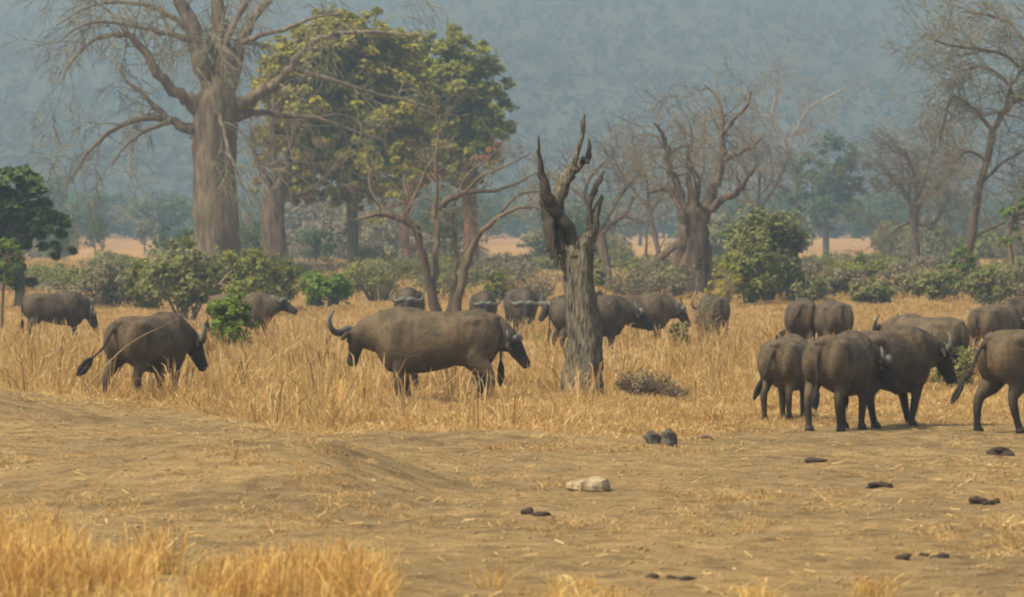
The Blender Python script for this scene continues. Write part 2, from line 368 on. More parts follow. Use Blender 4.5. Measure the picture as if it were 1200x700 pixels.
# ------------------------------------------------------------------ buffalo
def ring(c, u, v, n=18):
    return [c + u * math.cos(2 * math.pi * k / n) + v * math.sin(2 * math.pi * k / n) for k in range(n)]
class Skin:
    def __init__(s): s.v, s.f = [], []
    def loft(s, secs, n=18):
        """secs: (centre, half-axis u, half-axis v)"""
        b = len(s.v)
        for c, u, v in secs: s.v += ring(Vector(c), Vector(u), Vector(v), n)
        for i in range(len(secs) - 1):
            for k in range(n):
                s.f.append((b + i * n + k, b + i * n + (k + 1) % n, b + (i + 1) * n + (k + 1) % n, b + (i + 1) * n + k))
        f0 = len(s.f) - (len(secs) - 1) * n
        s.f.append(tuple(b + k for k in range(n - 1, -1, -1))); s.f.append(tuple(b + (len(secs) - 1) * n + k for k in range(n)))
        o = s.v[b]; vol = 0.0                                           # keep every closed piece facing outwards
        for q in s.f[f0:]:
            for i in range(1, len(q) - 1): vol += (s.v[q[0]] - o).dot((s.v[q[i]] - o).cross(s.v[q[i + 1]] - o))
        if vol < 0: s.f[f0:] = [tuple(reversed(q)) for q in s.f[f0:]]
    def limb(s, pts, ra, rb, n=12):
        """limb through points: ra fore-and-aft, rb sideways"""
        path, A = smooth_path(pts, ra, 3); _, B = smooth_path(pts, rb, 3); secs = []
        for i, p in enumerate(path):
            t = (path[min(i + 1, len(path) - 1)] - path[max(i - 1, 0)]).normalized()
            lat = Vector((0, 1, 0)); f = t.cross(lat).normalized(); lat = f.cross(t).normalized()
            secs.append((p, f * A[i], lat * B[i]))
        s.loft(secs, n)
    def ball(s, c, r, m=None):
        c = Vector(c); secs = []
        for k in range(9):
            a = -math.pi / 2 + math.pi * (k + .35) / 8.7; w = math.cos(a); z = math.sin(a)
            ax = [Vector((r[0] * w, 0, 0)), Vector((0, r[1] * w, 0)), Vector((0, 0, r[2] * z))]
            if m: ax = [m @ q for q in ax]
            secs.append((c + ax[2], ax[0], ax[1]))
        s.loft(secs, 14)

def buffalo(label, px, sc_px, heading, size=1.0, neck=(0, -4), head=(0, -58), stride=(.08, -.1, -.05, .12), tail=(.1, .0), hide='hide', horn='horn', horns=1.0, group='buffalo of the herd', voxel=.026, belly=1.0, kink=None):
    """sc_px: photo pixels per metre at the animal. neck/head: (yaw, pitch) in degrees, head is absolute in the body frame.
    stride: fore-left, fore-right, hind-left, hind-right hoof shifts. tail: (backwards, sideways) swing."""
    d = FPX / sc_px; x = X(px, d)
    S = Skin(); V = Vector
    body = [(-1.05, 1.20, .10, .09), (-1.02, 1.17, .22, .18), (-.93, 1.14, .325, .27), (-.76, 1.135, .375, .345), (-.5, 1.115, .405, .385), (-.18, 1.06, .45, .455), (.15, 1.03, .485, .47),
            (.45, 1.045, .525, .43), (.66, 1.06, .535, .375), (.84, 1.05, .48, .31), (.98, 1.10, .33, .235), (1.06, 1.12, .2, .14)]
    S.loft([((a, 0, z - .02 * (belly - 1)), (0, w * belly, 0), (0, 0, h)) for a, z, h, w in body], 24)
    for s in (1, -1):                                                  # haunch, hip bone, shoulder blade
        S.ball((-.74, .19 * s, 1.08), (.30, .19, .36)); S.ball((-.58, .24 * s, 1.34), (.22, .12, .11)); S.ball((.60, .23 * s, 1.10), (.25, .17, .40))
    S.ball((.52, 0, 1.50), (.34, .11, .085)); S.ball((-.88, 0, 1.40), (.2, .12, .08))
    # neck and head
    ny, np_ = R(neck[0]), R(neck[1]); nd = V((math.cos(ny) * math.cos(np_), math.sin(ny) * math.cos(np_), math.sin(np_)))
    nb = V((.70, 0, 1.18)); poll = nb + V((.16, 0, .02)) + nd * .50
    nlat = V((-math.sin(ny), math.cos(ny), 0)); nup = nd.cross(nlat)
    cp, rh = smooth_path([nb, nb + V((.14, 0, .0)) + nd * .06, nb + V((.16, 0, .01)) + nd * .28, poll], [.40, .365, .285, .185], 3)
    _, rw = smooth_path([nb, nb, nb, poll], [.27, .245, .185, .135], 3)
    S.loft([(c, nlat * b, nup * a) for c, a, b in zip(cp, rh, rw)], 18)
    hy_, hp = R(head[0]), R(head[1]); f = V((math.cos(hy_) * math.cos(hp), math.sin(hy_) * math.cos(hp), math.sin(hp)))
    lat = V((-math.sin(hy_), math.cos(hy_), 0)); up = f.cross(lat)
    hd = lambda a, b, c: poll + f * a + lat * b + up * c
    S.loft([(hd(a, 0, c), lat * w, up * h) for a, c, w, h in ((-.11, .0, .08, .09), (-.07, .0, .125, .145), (.02, -.005, .145, .175), (.12, -.015, .138, .168), (.24, -.03, .112, .145), (.36, -.04, .094, .118), (.45, -.045, .102, .105), (.51, -.045, .100, .092), (.545, -.045, .06, .055))], 18)
    for s in (1, -1):                                                  # drooping ears, brows
        er = hd(-.01, .13 * s, .02); tip = hd(.04, .36 * s, -.09)
        S.limb([er, er.lerp(tip, .4) + V((0, 0, .02)), er.lerp(tip, .75), tip], [.035, .062, .055, .02], [.03, .03, .027, .018], 8)
        S.ball(hd(.13, .105 * s, .06), (.05, .04, .05))
    # legs
    FL, FR, HL, HR = stride
    hoofs = []
    for s, dx, fore in ((1, FL, 1), (-1, FR, 1), (1, HL, 0), (-1, HR, 0)):
        lift = max(0, abs(dx) - .22) * .25
        if fore:
            y = .215 * s; pts = [(.62, .19 * s, 1.12), (.60 + dx * .12, y, .80), (.63 + dx * .5, y, .46), (.62 + dx * .85, y * .97, .16), (.66 + dx, y * .97, .05 + lift * .2)]
            S.limb(pts, [.22, .165, .085, .056, .068], [.14, .115, .074, .053, .062])
        else:
            y = .225 * s; pts = [(-.74, .19 * s, 1.08), (-.60 + dx * .25, y, .80), (-.83 + dx * .6, y, .53), (-.80 + dx * .9, y * .96, .18), (-.76 + dx, y * .96, .05 + lift * .2)]
            S.limb(pts, [.30, .215, .092, .058, .068], [.17, .135, .072, .053, .062])
        hoofs.append((V(pts[4]), dx))
    # tail
    tb, ts = tail
    tp = [V((-1.0, 0, 1.36)), V((-1.09 - tb * .25, ts * .12, 1.22)), V((-1.09 - tb * .55, ts * .4, .98)), V((-1.08 - tb, ts * .8, .74 + .25 * abs(tb + abs(ts)) * .5))]
    S.limb(tp, [.055, .036, .028, .026], [.05, .034, .028, .026], 8)
    # one closed skin
    me = bpy.data.meshes.new('body'); me.from_pydata([tuple(v) for v in S.v], [], S.f)
    tmp = bpy.data.objects.new('body', me); C.objects.link(tmp)
    rm = tmp.modifiers.new('r', 'REMESH'); rm.mode = 'VOXEL'; rm.voxel_size = voxel; rm.use_smooth_shade = True
    sm = tmp.modifiers.new('s', 'SMOOTH'); sm.iterations = 7; sm.factor = .5
    dg = bpy.context.evaluated_depsgraph_get()
    out = bpy.data.meshes.new_from_object(tmp.evaluated_get(dg)); out.name = 'body'
    tmp.modifiers.clear(); tmp.data = out; bpy.data.meshes.remove(me)
    co = np.empty(len(out.vertices) * 3, np.float32); out.vertices.foreach_get('co', co); co = co.reshape(-1, 3)
    a = np.array(poll - f * .12); b = np.array(hd(.55, 0, 0)); ab = b - a
    t = np.clip(((co - a) @ ab) / (ab @ ab), 0, 1); dist = np.linalg.norm(co - (a + t[:, None] * ab), axis=1)
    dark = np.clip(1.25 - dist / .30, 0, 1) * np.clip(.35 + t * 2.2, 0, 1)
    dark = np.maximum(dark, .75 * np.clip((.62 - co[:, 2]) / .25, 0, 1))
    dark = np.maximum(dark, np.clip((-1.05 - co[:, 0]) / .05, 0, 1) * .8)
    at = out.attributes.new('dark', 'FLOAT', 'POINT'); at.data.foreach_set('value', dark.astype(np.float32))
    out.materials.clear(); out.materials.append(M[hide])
    out.polygons.foreach_set('use_smooth', np.ones(len(out.polygons), bool))
    root = empty('buffalo', (x, d, gz(x, d)), label, 'buffalo', group, R(heading)); root.scale = (size * .95, size, size * 1.02)
    tmp.name = 'body'; tmp.parent = root
    # horns: heavy boss, sweep out and down, hook up and in
    for s in (1, -1):
        T = Tubes(); k = horns
        hp_ = [hd(.03, .01 * s, .115), hd(.00, .13 * s, .135), hd(.015, .26 * s * k, .08), hd(-.02, .38 * s * k, .045), hd(-.09 * k, .455 * s * k, .065), hd(-.17 * k, .475 * s * k, .11 * k), hd(-.25 * k, .44 * s * k, .15 * k), hd(-.30 * k, .38 * s * k, .175 * k)]
        pp, rr = smooth_path(hp_, [.062, .074, .062, .052, .044, .035, .022, .005], 4); T.tube(pp, rr, 10, .03)
        T.build('horn', M[horn], root, (0, 0, 0))
        e0 = hd(.15, .132 * s, .055); sk = Skin(); sk.ball(e0, (.024, .024, .024)); new_obj('eye', sk.v, sk.f, M['eye'], root, True)
    for p, dx in hoofs:
        sk = Skin(); z0 = p.z - .05
        sk.loft([((p.x + .022, p.y, z0), (.098, 0, 0), (0, .080, 0)), ((p.x + .012, p.y, z0 + .055), (.086, 0, 0), (0, .072, 0)), ((p.x, p.y, z0 + .095), (.072, 0, 0), (0, .064, 0))], 12)
        new_obj('hoof', sk.v, sk.f, M['hoof'], root, True)
    e0, e1 = tp[3], tp[3] + (tp[3] - tp[2]).normalized() * .34 + V((0, 0, -.05)); T = Tubes()
    for k in range(7):
        o = rnd3() * .022; T.tube([e0, e0.lerp(e1, .35) + o * 1.2, e0.lerp(e1, .7) + o * 1.6, e1 + o * .9 + V((0, 0, random.uniform(-.05, .03)))], [.022, .034, .028, .004], 6)
    T.build('tail_tuft', M['hair'], root, (0, 0, 0))
    return root

G = 'buffalo of the herd'
buffalo('grazing buffalo with lowered head beside the dark green broadleaf tree', 64, 41, 20, .93, (0, -46), (-14, -60), (.16, -.05, .05, -.12), (.0, .0), 'hide_dark')
buffalo('walking buffalo with its tail swung out, on the grass above the earth mound', 173, 71.5, 61, .95, (-14, -16), (-34, -60), (.26, -.16, -.24, .22), (.30, .34), 'hide', horns=1.0, voxel=.02)
buffalo('buffalo half hidden behind a leafy sapling, muzzle raised', 283, 42, -16, .93, (0, 4), (0, -22), (.1, -.1, .1, -.1), (.05, 0), 'hide', )
buffalo('big bull standing broadside with its head turned away, wide hooked horns', 512, 70, 181, 1.04, (-14, -6), (-62, -60), (.04, -.16, -.1, .10), (.0, .0), 'hide_pale', 'horn_dark', 1.12, voxel=.02, belly=1.03)
buffalo('dark buffalo standing behind the broadside bull with only head and neck showing past its rump', 527, 66, -20, .95, (2, -26), (8, -50), (.1, .0, .0, -.1), (.0, .0), 'hide_dark', 'horn_dark', .72, voxel=.022)
buffalo('buffalo facing the viewer, pale boss and horns just above the broadside bull\'s back', 480, 40, -92, 1.0, (0, -6), (0, -52), (.0, .06, .0, .0), (.0, .0), 'hide', )
buffalo('buffalo facing the viewer close behind the broadside bull\'s tail end', 566, 39, -86, .92, (0, -10), (4, -60), (.0, .06, .0, .0), (.0, .0), 'hide_dark')
buffalo('dark buffalo walking towards the viewer between the bull and the dead snag', 610, 40.5, -80, 1.0, (-8, -14), (-12, -62), (.1, -.12, .0, .0), (.0, .0), 'hide_dark', 'horn')
buffalo('buffalo facing the viewer behind the dead snag, horned head showing beside its trunk', 680, 42, 222, .90, (-6, 2), (-10, -48), (.0, .06, .0, .0), (.0, .0), 'hide_dark')
buffalo('dark buffalo standing crosswise behind the dead snag, rump and head to either side', 690, 48, 12, .95, (-6, -14), (-8, -38), (.06, -.1, -.1, .08), (.0, .05), 'hide_dark', voxel=.024)
buffalo('buffalo just beyond the one behind the dead snag, head low over a small green bush', 746, 43.5, 4, .93, (0, -16), (-14, -52), (.1, -.1, .0, .0), (.0, .0), 'hide')
buffalo('buffalo with its rump turned, half hidden behind dry stems by the red-barked baobab', 837, 42, 98, .90, (0, -12), (0, -55), (.0, .08, .08, -.08), (.0, .0), 'hide_dark')
buffalo('buffalo seen from behind with its tail flicked sideways over a smaller one', 940, 50, 84, .93, (0, -20), (0, -60), (.0, .08, .06, -.06), (.06, .45), 'hide')
buffalo('buffalo seen from behind, tail hanging straight, shoulder to shoulder with another', 977, 50.5, 97, .93, (0, -20), (0, -60), (.0, .08, .06, -.06), (.0, .0), 'hide')
buffalo('small young buffalo seen from behind in sparse short grass', 921, 77, 74, .81, (0, -14), (0, -60), (.06, -.06, -.10, .10), (.1, .25), 'hide_pale', horns=.5, voxel=.02)
buffalo('buffalo in rear view walking away on bare ground, head turned to its flank side', 984, 80.5, 67, .90, (-42, -20), (-66, -52), (.20, -.14, -.14, .16), (.0, .03), 'hide', 'horn', .85, belly=.93, voxel=.02)
buffalo('buffalo striding past the rear-view one towards a small green shrub', 1038, 79, 47, .93, (-10, -4), (-30, -60), (.26, -.22, -.12, .2), (.0, .0), 'hide', 'horn', .9, belly=.93, voxel=.02)
buffalo('buffalo hidden behind the striding one, one long horn and rounded back showing', 1088, 62, 134, .88, (0, 0), (18, -40), (.0, .08, .0, .0), (.0, .0), 'hide_pale', 'horn_dark', 1.15)
buffalo('buffalo with pale dusty rump standing in front of another dark head', 1166, 52, 58, .90, (0, -16), (-20, -60), (.0, .08, .0, .0), (.0, .0), 'hide_pale')
buffalo('black-headed buffalo facing another one\'s pale dusty rump', 1214, 50, 214, .95, (0, -4), (0, -55), (.0, .08, .0, .0), (.0, .0), 'hide_dark', 'horn_dark')
buffalo('buffalo striding off on bare ground with its tail swung out beside the green shrub', 1216, 80, 34, .98, (0, -10), (-8, -60), (.2, -.2, -.26, .22), (.30, .14), 'hide', voxel=.02)

# ------------------------------------------------------------------ dead snag
D = 89.5
org = P(683, 470, D); org.z = gz(org.x, D) - .06
root = empty('dead_snag', org, 'weathered grey dead tree snag with broken forked limbs standing in the grass', 'dead tree')
T = Tubes(); path, r = limb([(683, 480, 58), (683, 464, 48), (684, 440, 42), (686, 405, 38), (683, 368, 35), (679, 332, 31), (680, 298, 28), (683, 276, 20)], D)
path[0].z = org.z - .1; r = [q * 1.08 for q in r]; T.tube(path, r, 26, .22); T.build('trunk', M['snag'], root, org)
for spec, mt, dr in (([(676, 330, 20), (664, 298, 17), (656, 270, 15), (653, 248, 16), (660, 218, 17), (674, 197, 12), (684, 190, 9)], 'snag', .3),
                 ([(684, 190, 10), (689, 184, 7), (691, 174, 5), (690, 162, 1)], 'snag_dark', .1),
                 ([(672, 196, 8), (677, 178, 5), (682, 156, 5), (683, 146, 6), (685, 134, 2)], 'snag', -.2),
                 ([(682, 306, 20), (674, 282, 15), (660, 258, 13), (646, 240, 14), (639, 222, 12), (634, 200, 7), (632, 178, 4), (631, 160, 1.5)], 'snag_dark', -.5),
                 ([(641, 232, 12), (643, 256, 15), (647, 280, 14), (651, 300, 9), (653, 312, 3)], 'snag_dark', -.2),
                 ([(686, 292, 22), (694, 266, 14), (700, 244, 9), (705, 228, 3)], 'snag', .4),
                 ([(692, 270, 8), (690, 244, 5), (697, 222, 7), (703, 210, 6), (708, 201, 2)], 'snag_dark', .5)):
    T = Tubes(); p2, r2 = limb(spec, D, .22, dr); T.tube(p2, r2, 14, .24); T.build('limb', M[mt], root, org)

# ------------------------------------------------------------------ baobabs and other bare trees
PRB = dict(wob=.16, droop=.075, kids=4, shrink=(.5, .8), spread=.55, depth=2, rmin=.019, len=2.3, lift=.1, start=.3)
traced_tree('baobab_tree', 'huge leafless baobab with thick pale grey trunk and drooping twigs', 'baobab', 250, (254, 345),
    [(254, 352, 66), (254, 335, 60), (254, 300, 55), (253, 250, 51), (252, 200, 48), (253, 150, 50), (254, 124, 52), (256, 104, 40), (257, 84, 18)],
    [([(257, 118, 44), (258, 80, 36), (258, 40, 24), (255, 0, 18), (256, -60, 12), (246, -120, 5)], 1),
     ([(246, 120, 34), (241, 85, 28), (232, 45, 24), (215, 10, 19), (196, -30, 14), (170, -75, 8), (140, -100, 3)], -1),
     ([(236, 128, 28), (215, 114, 18), (192, 95, 15), (170, 62, 12), (150, 42, 9), (118, 44, 6), (88, 66, 4), (70, 100, 2)], -2),
     ([(236, 160, 22), (215, 148, 15), (197, 141, 11), (160, 140, 8), (125, 158, 6), (98, 185, 3), (84, 215, 2)], 1),
     ([(200, 142, 9), (185, 128, 8), (165, 108, 6), (148, 96, 3)], 1),
     ([(200, 141, 8), (175, 152, 6), (150, 168, 4), (130, 195, 2)], -1),
     ([(272, 130, 28), (292, 116, 20), (320, 100, 16), (342, 78, 11), (362, 54, 9), (395, 40, 7), (440, 38, 5), (486, 43, 2)], -2, .38),
     ([(342, 80, 8), (385, 92, 7), (425, 106, 5), (465, 116, 4), (508, 127, 2)], 1, .38),
     ([(274, 140, 14), (300, 132, 10), (335, 136, 7), (372, 138, 6), (410, 152, 4), (450, 164, 2)], 1, .38),
     ([(268, 108, 26), (278, 76, 19), (284, 46, 14), (300, 18, 11), (326, -15, 8), (356, -50, 4)], 2, .38),
     ([(284, 50, 9), (305, 42, 7), (340, 32, 6), (372, 20, 4), (405, 16, 2)], -1, .38),
     ([(235, 70, 11), (216, 46, 9), (188, 38, 7), (150, 30, 5), (108, 26, 4), (72, 46, 2)], -2),
     ([(232, 46, 9), (200, 18, 8), (160, 4, 6), (110, 6, 4), (66, 30, 2)], 2),
     ([(240, 60, 8), (250, 120, 7), (262, 150, 6), (268, 178, 5), (280, 205, 2)], -4),
     ([(262, 60, 10), (300, -20, 8), (350, -60, 6), (410, -50, 3), (440, -20, 2)], 2, .38)],
    M['baobab'], M['twig_pale'], PRB, 235, extra=4, limb_sides=10)
PRR = dict(wob=.22, droop=.0, kids=3, shrink=(.5, .8), spread=.65, depth=2, rmin=.014, len=1.9, lift=.25, start=.25)
traced_tree('baobab_tree', 'smaller reddish leafless baobab with fused fluted trunk and forked upright limbs', 'baobab', 214, (812, 352),
    [(812, 358, 40), (813, 340, 34), (810, 315, 31), (813, 285, 30), (812, 264, 30), (814, 248, 24), (815, 236, 10)],
    [([(795, 358, 22), (797, 335, 19), (795, 310, 17), (799, 284, 17), (803, 262, 15), (800, 246, 9)], -.5, .1), ([(831, 358, 20), (828, 330, 18), (829, 305, 17), (824, 280, 17), (822, 258, 14), (826, 244, 9)], .5, .1),
     ([(804, 264, 20), (798, 240, 15), (788, 224, 12), (774, 222, 8), (758, 226, 4)], 1),
     ([(804, 250, 14), (796, 220, 10), (786, 196, 10), (781, 176, 9), (778, 160, 6), (772, 150, 4), (766, 144, 2)], -1),
     ([(784, 184, 6), (794, 174, 4), (806, 172, 4), (816, 182, 2)], 1),
     ([(812, 248, 14), (808, 222, 9), (806, 204, 8), (807, 188, 3)], 0),
     ([(820, 258, 22), (832, 232, 17), (842, 208, 13), (847, 186, 12), (846, 162, 8), (846, 136, 6), (838, 112, 3), (826, 100, 2)], 1),
     ([(847, 188, 8), (866, 180, 6), (882, 172, 4), (894, 160, 2)], 2),
     ([(828, 250, 14), (846, 234, 11), (864, 226, 9), (874, 212, 6), (886, 196, 3)], -2),
     ([(846, 160, 6), (860, 140, 5), (876, 124, 3), (880, 108, 2)], -1)],
    M['baobab_red'], M['twig'], dict(PRR, len=1.55, rmin=.012), 165, extra=3)
PRM = dict(wob=.2, droop=.01, kids=3, shrink=(.45, .75), spread=.6, depth=2, rmin=.009, len=1.25, lift=.2, start=.3)
traced_tree('bare_tree', 'leafless crooked tree with several brown stems rising behind the broadside bull', 'tree', 172, (518, 385),
    [(518, 392, 34), (518, 384, 28), (519, 376, 24)],
    [([(512, 384, 13), (505, 345, 12), (495, 300, 11), (487, 268, 12), (472, 257, 11), (450, 252, 8), (430, 254, 5), (416, 258, 2)], -1),
     ([(472, 257, 7), (484, 234, 5), (496, 208, 4), (508, 184, 3), (518, 168, 1.5)], .6),
     ([(455, 253, 6), (440, 232, 4), (432, 212, 3), (436, 196, 1.5)], 1),
     ([(518, 384, 13), (509, 340, 9), (511, 300, 8), (513, 270, 9), (509, 250, 9), (524, 236, 9), (545, 226, 7), (580, 224, 5), (606, 214, 4), (630, 202, 2)], 1),
     ([(510, 254, 6), (512, 220, 5), (511, 190, 4), (514, 150, 3), (508, 110, 2)], 0),
     ([(522, 384, 10), (533, 330, 7), (534, 285, 6), (530, 250, 5), (548, 205, 4), (572, 190, 2)], 2),
     ([(530, 386, 16), (541, 335, 12), (551, 295, 10), (567, 270, 8), (590, 252, 6), (612, 243, 5), (632, 244, 2)], -1),
     ([(580, 260, 5), (598, 236, 4), (616, 226, 3), (640, 224, 1.5)], 1),
     ([(545, 226, 5), (562, 208, 4), (590, 196, 3), (622, 180, 1.5)], -1)],
    M['bark'], M['twig'], PRM, 110, limb_sides=8)
traced_tree('bare_tree', 'dark crooked leafless tree with spreading twigs just beyond the dead snag', 'tree', 232, (711, 322),
    [(712, 332, 13), (710, 312, 11), (706, 288, 10), (703, 272, 9)],
    [([(704, 276, 8), (716, 262, 7), (732, 252, 5), (740, 236, 4), (744, 222, 2)], 1),
     ([(732, 252, 5), (748, 262, 4), (760, 258, 2)], 0),
     ([(703, 272, 8), (694, 250, 6), (684, 226, 5), (698, 200, 4), (712, 188, 2)], -1),
     ([(703, 272, 6), (724, 234, 5), (742, 210, 4), (752, 186, 2)], 2),
     ([(690, 240, 5), (670, 220, 4), (650, 210, 3), (630, 196, 2)], 1)],
    M['bark'], M['twig_red'], dict(PRR, len=1.5), 60)
traced_tree('leaning_dead_tree', 'leaning dead trunk with an upright branch, propped towards the reddish baobab', 'dead tree', 238, (746, 326),
    [(744, 330, 10), (760, 313, 10), (776, 300, 9), (798, 282, 9)],
    [([(760, 312, 5), (757, 292, 4), (758, 272, 3), (760, 256, 2)], 0), ([(764, 310, 4), (772, 294, 3), (778, 282, 1.5)], 0)],
    M['bark'], M['twig'], dict(PRR, len=.7, depth=1), 8)
PRS = dict(wob=.2, droop=.02, kids=4, shrink=(.5, .85), spread=.7, depth=2, rmin=.013, len=1.8, lift=.05, start=.2)
traced_tree('bare_tree', 'tall leafless tree with tawny flat-spreading branches above green sprays', 'tree', 222, (1128, 330),
    [(1128, 338, 14), (1131, 310, 12), (1139, 275, 10), (1146, 225, 9), (1156, 190, 8), (1163, 155, 9)],
    [([(1163, 158, 9), (1174, 134, 8), (1190, 118, 7), (1215, 100, 6), (1250, 80, 4), (1290, 60, 2)], 1),
     ([(1164, 152, 7), (1178, 126, 6), (1184, 100, 5), (1198, 82, 4), (1206, 50, 3), (1216, 10, 2)], -1),
     ([(1162, 154, 6), (1150, 136, 6), (1134, 122, 5), (1116, 114, 4), (1108, 138, 3), (1100, 170, 2)], 1),
     ([(1200, 84, 5), (1176, 64, 5), (1148, 58, 5), (1116, 54, 4), (1088, 46, 2)], -2),
     ([(1208, 60, 5), (1186, 30, 4), (1160, 18, 4), (1126, 14, 2)], 2),
     ([(1190, 118, 5), (1176, 92, 4), (1150, 78, 4), (1124, 84, 2)], 0),
     ([(1141, 280, 6), (1156, 270, 5), (1170, 264, 4), (1200, 240, 3), (1220, 210, 2)], 0),
     ([(1150, 215, 5), (1176, 190, 4), (1200, 176, 3), (1225, 150, 2)], 1),
     ([(1156, 190, 5), (1140, 178, 4), (1126, 182, 3), (1112, 200, 2)], -1)],
    M['bark'], M['twig_pale'], PRS, 230, limb_sides=7)
traced_tree('bare_tree', 'round-topped leafless tree with dense brownish twigs, beside the tall tawny one', 'tree', 330, (1073, 312),
    [(1073, 318, 11), (1073, 292, 10), (1071, 265, 10), (1072, 246, 10)],
    [([(1072, 250, 8), (1062, 228, 7), (1046, 208, 5), (1034, 196, 3), (1026, 186, 2)], 1), ([(1072, 248, 8), (1074, 222, 6), (1068, 196, 5), (1060, 176, 3)], -2),
     ([(1072, 250, 8), (1086, 230, 7), (1100, 214, 5), (1112, 198, 3), (1122, 190, 2)], 2), ([(1074, 262, 6), (1094, 262, 6), (1106, 244, 4), (1116, 228, 2)], 0),
     ([(1072, 240, 6), (1084, 210, 5), (1090, 186, 3), (1096, 172, 2)], -1), ([(1068, 258, 6), (1052, 268, 4), (1038, 278, 3), (1030, 282, 2)], 0)],
    M['bark'], M['twig_red'], dict(PRS, len=2.2, rmin=.02, lift=.1, kids=4), 120)
traced_tree('bare_tree', 'far bleached dead tree with pale bare boughs above blue-green canopy', 'tree', 620, (940, 275),
    [(938, 280, 8), (936, 240, 7), (930, 200, 7), (922, 178, 6)],
    [([(922, 180, 6), (928, 158, 5), (938, 144, 5), (948, 128, 3), (966, 116, 3), (990, 104, 1.5)], 1), ([(922, 178, 5), (916, 156, 4), (906, 140, 4), (908, 118, 4), (916, 98, 2)], -2),
     ([(928, 160, 4), (946, 152, 4), (962, 140, 2)], 2), ([(908, 140, 4), (890, 132, 4), (876, 122, 2)], 0)],
    M['bark'], M['twig_far'], dict(PRR, len=3.5, rmin=.035), 40, sub_mat=M['bark_pale'])
traced_tree('bare_tree', 'thin russet leafless tree at the edge of the reddish baobab\'s twigs', 'tree', 300, (775, 335),
    [(775, 338, 7), (772, 300, 6), (764, 262, 5), (760, 240, 5)],
    [([(760, 244, 5), (742, 222, 4), (726, 200, 3), (716, 176, 2)], 1), ([(760, 240, 5), (758, 214, 4), (748, 190, 3), (742, 168, 2)], -1), ([(762, 250, 4), (778, 226, 3), (784, 206, 2)], 0)],
    M['bark'], M['twig_red'], dict(PRR, len=1.9, rmin=.018), 55)
traced_tree('bare_tree', 'tangled grey leafless tree beyond the dark green bush', 'tree', 340, (880, 330),
    [(880, 334, 9), (882, 300, 8), (884, 270, 7), (886, 246, 7)],
    [([(886, 250, 6), (872, 224, 5), (858, 200, 3), (850, 180, 2)], 1), ([(886, 246, 6), (890, 214, 5), (886, 184, 3), (880, 160, 2)], -1), ([(886, 250, 5), (904, 226, 4), (918, 200, 3), (924, 180, 2)], 0), ([(888, 232, 4), (906, 206, 3), (900, 170, 2)], 2)],
    M['bark'], M['twig_red'], dict(PRR, len=2.3, rmin=.02), 75)

# ------------------------------------------------------------------ leafy trees
def leafy_tree(name, label, d, base, trunk, blobs, per, size, leaf, bark, cat='tree', group=None, fine=1.0, seed=1, limbs=True, patches=()):
    """blobs: (px, py, rx_px, ry_px, depth_offset); each is broken into many small clumps"""
    rg = np.random.default_rng(seed); s = d / FPX
    org = P(base[0], base[1], d); org.z = gz(org.x, d) - .05
    root = empty(name, org, label, cat, group)
    T = Tubes(); path, r = limb(trunk, d); path[0].z = min(path[0].z, org.z); T.tube(path, r, 10, .08); T.build('trunk', bark, root, org)
    clumps = []
    for bx, by, rx, ry, dz in blobs:
        c = P(bx, by, d + dz); n = max(4, int(rx * ry / 42 * fine))
        q = rg.normal(size=(n, 3)); q /= np.linalg.norm(q, axis=1)[:, None]; q *= (rg.random(n) ** .38 * (1 + (.16 if fine > 1 else 0) * rg.normal(size=n)))[:, None]
        for k in range(n):
            rr = rg.uniform(.16, .34) * min(rx, ry) * s / fine ** .5
            clumps.append((c.x + q[k, 0] * rx * s, c.y + q[k, 1] * (rx + ry) / 2 * s, c.z + q[k, 2] * ry * s, rr * 1.15, rr * 1.15, rr * .8))
    if limbs:
        T = Tubes(); top = path[-1]; r0 = r[-1]
        for k in range(min(26, len(clumps))):
            c = clumps[int(rg.integers(len(clumps)))]; t = Vector(c[:3]); m = top.lerp(t, .5) + Vector((0, 0, .08 * (t - top).length)) + rnd3() * .1
            pp, rr = smooth_path([top - Vector((0, 0, r0)), m, t], [r0 * .55, r0 * .3, .015], 4); T.tube(pp, rr, 6)
        T.build('branches', bark, root, org)
    cr = leaves('crown', clumps, per, size, leaf, root, org, rg)
    for (bx, by, rx, ry, dz, m2) in patches:
        c = P(bx, by, d + dz); cl = [(c.x + rg.normal() * rx * s * .5, c.y + rg.normal() * .2, c.z + rg.normal() * ry * s * .4, rx * s * .35, rx * s * .35, ry * s * .4) for _ in range(6)]
        leaves('dry_leaves', cl, per, size, m2, cr, (0, 0, 0), rg).location = (-org.x, -org.y, -org.z)
    return root

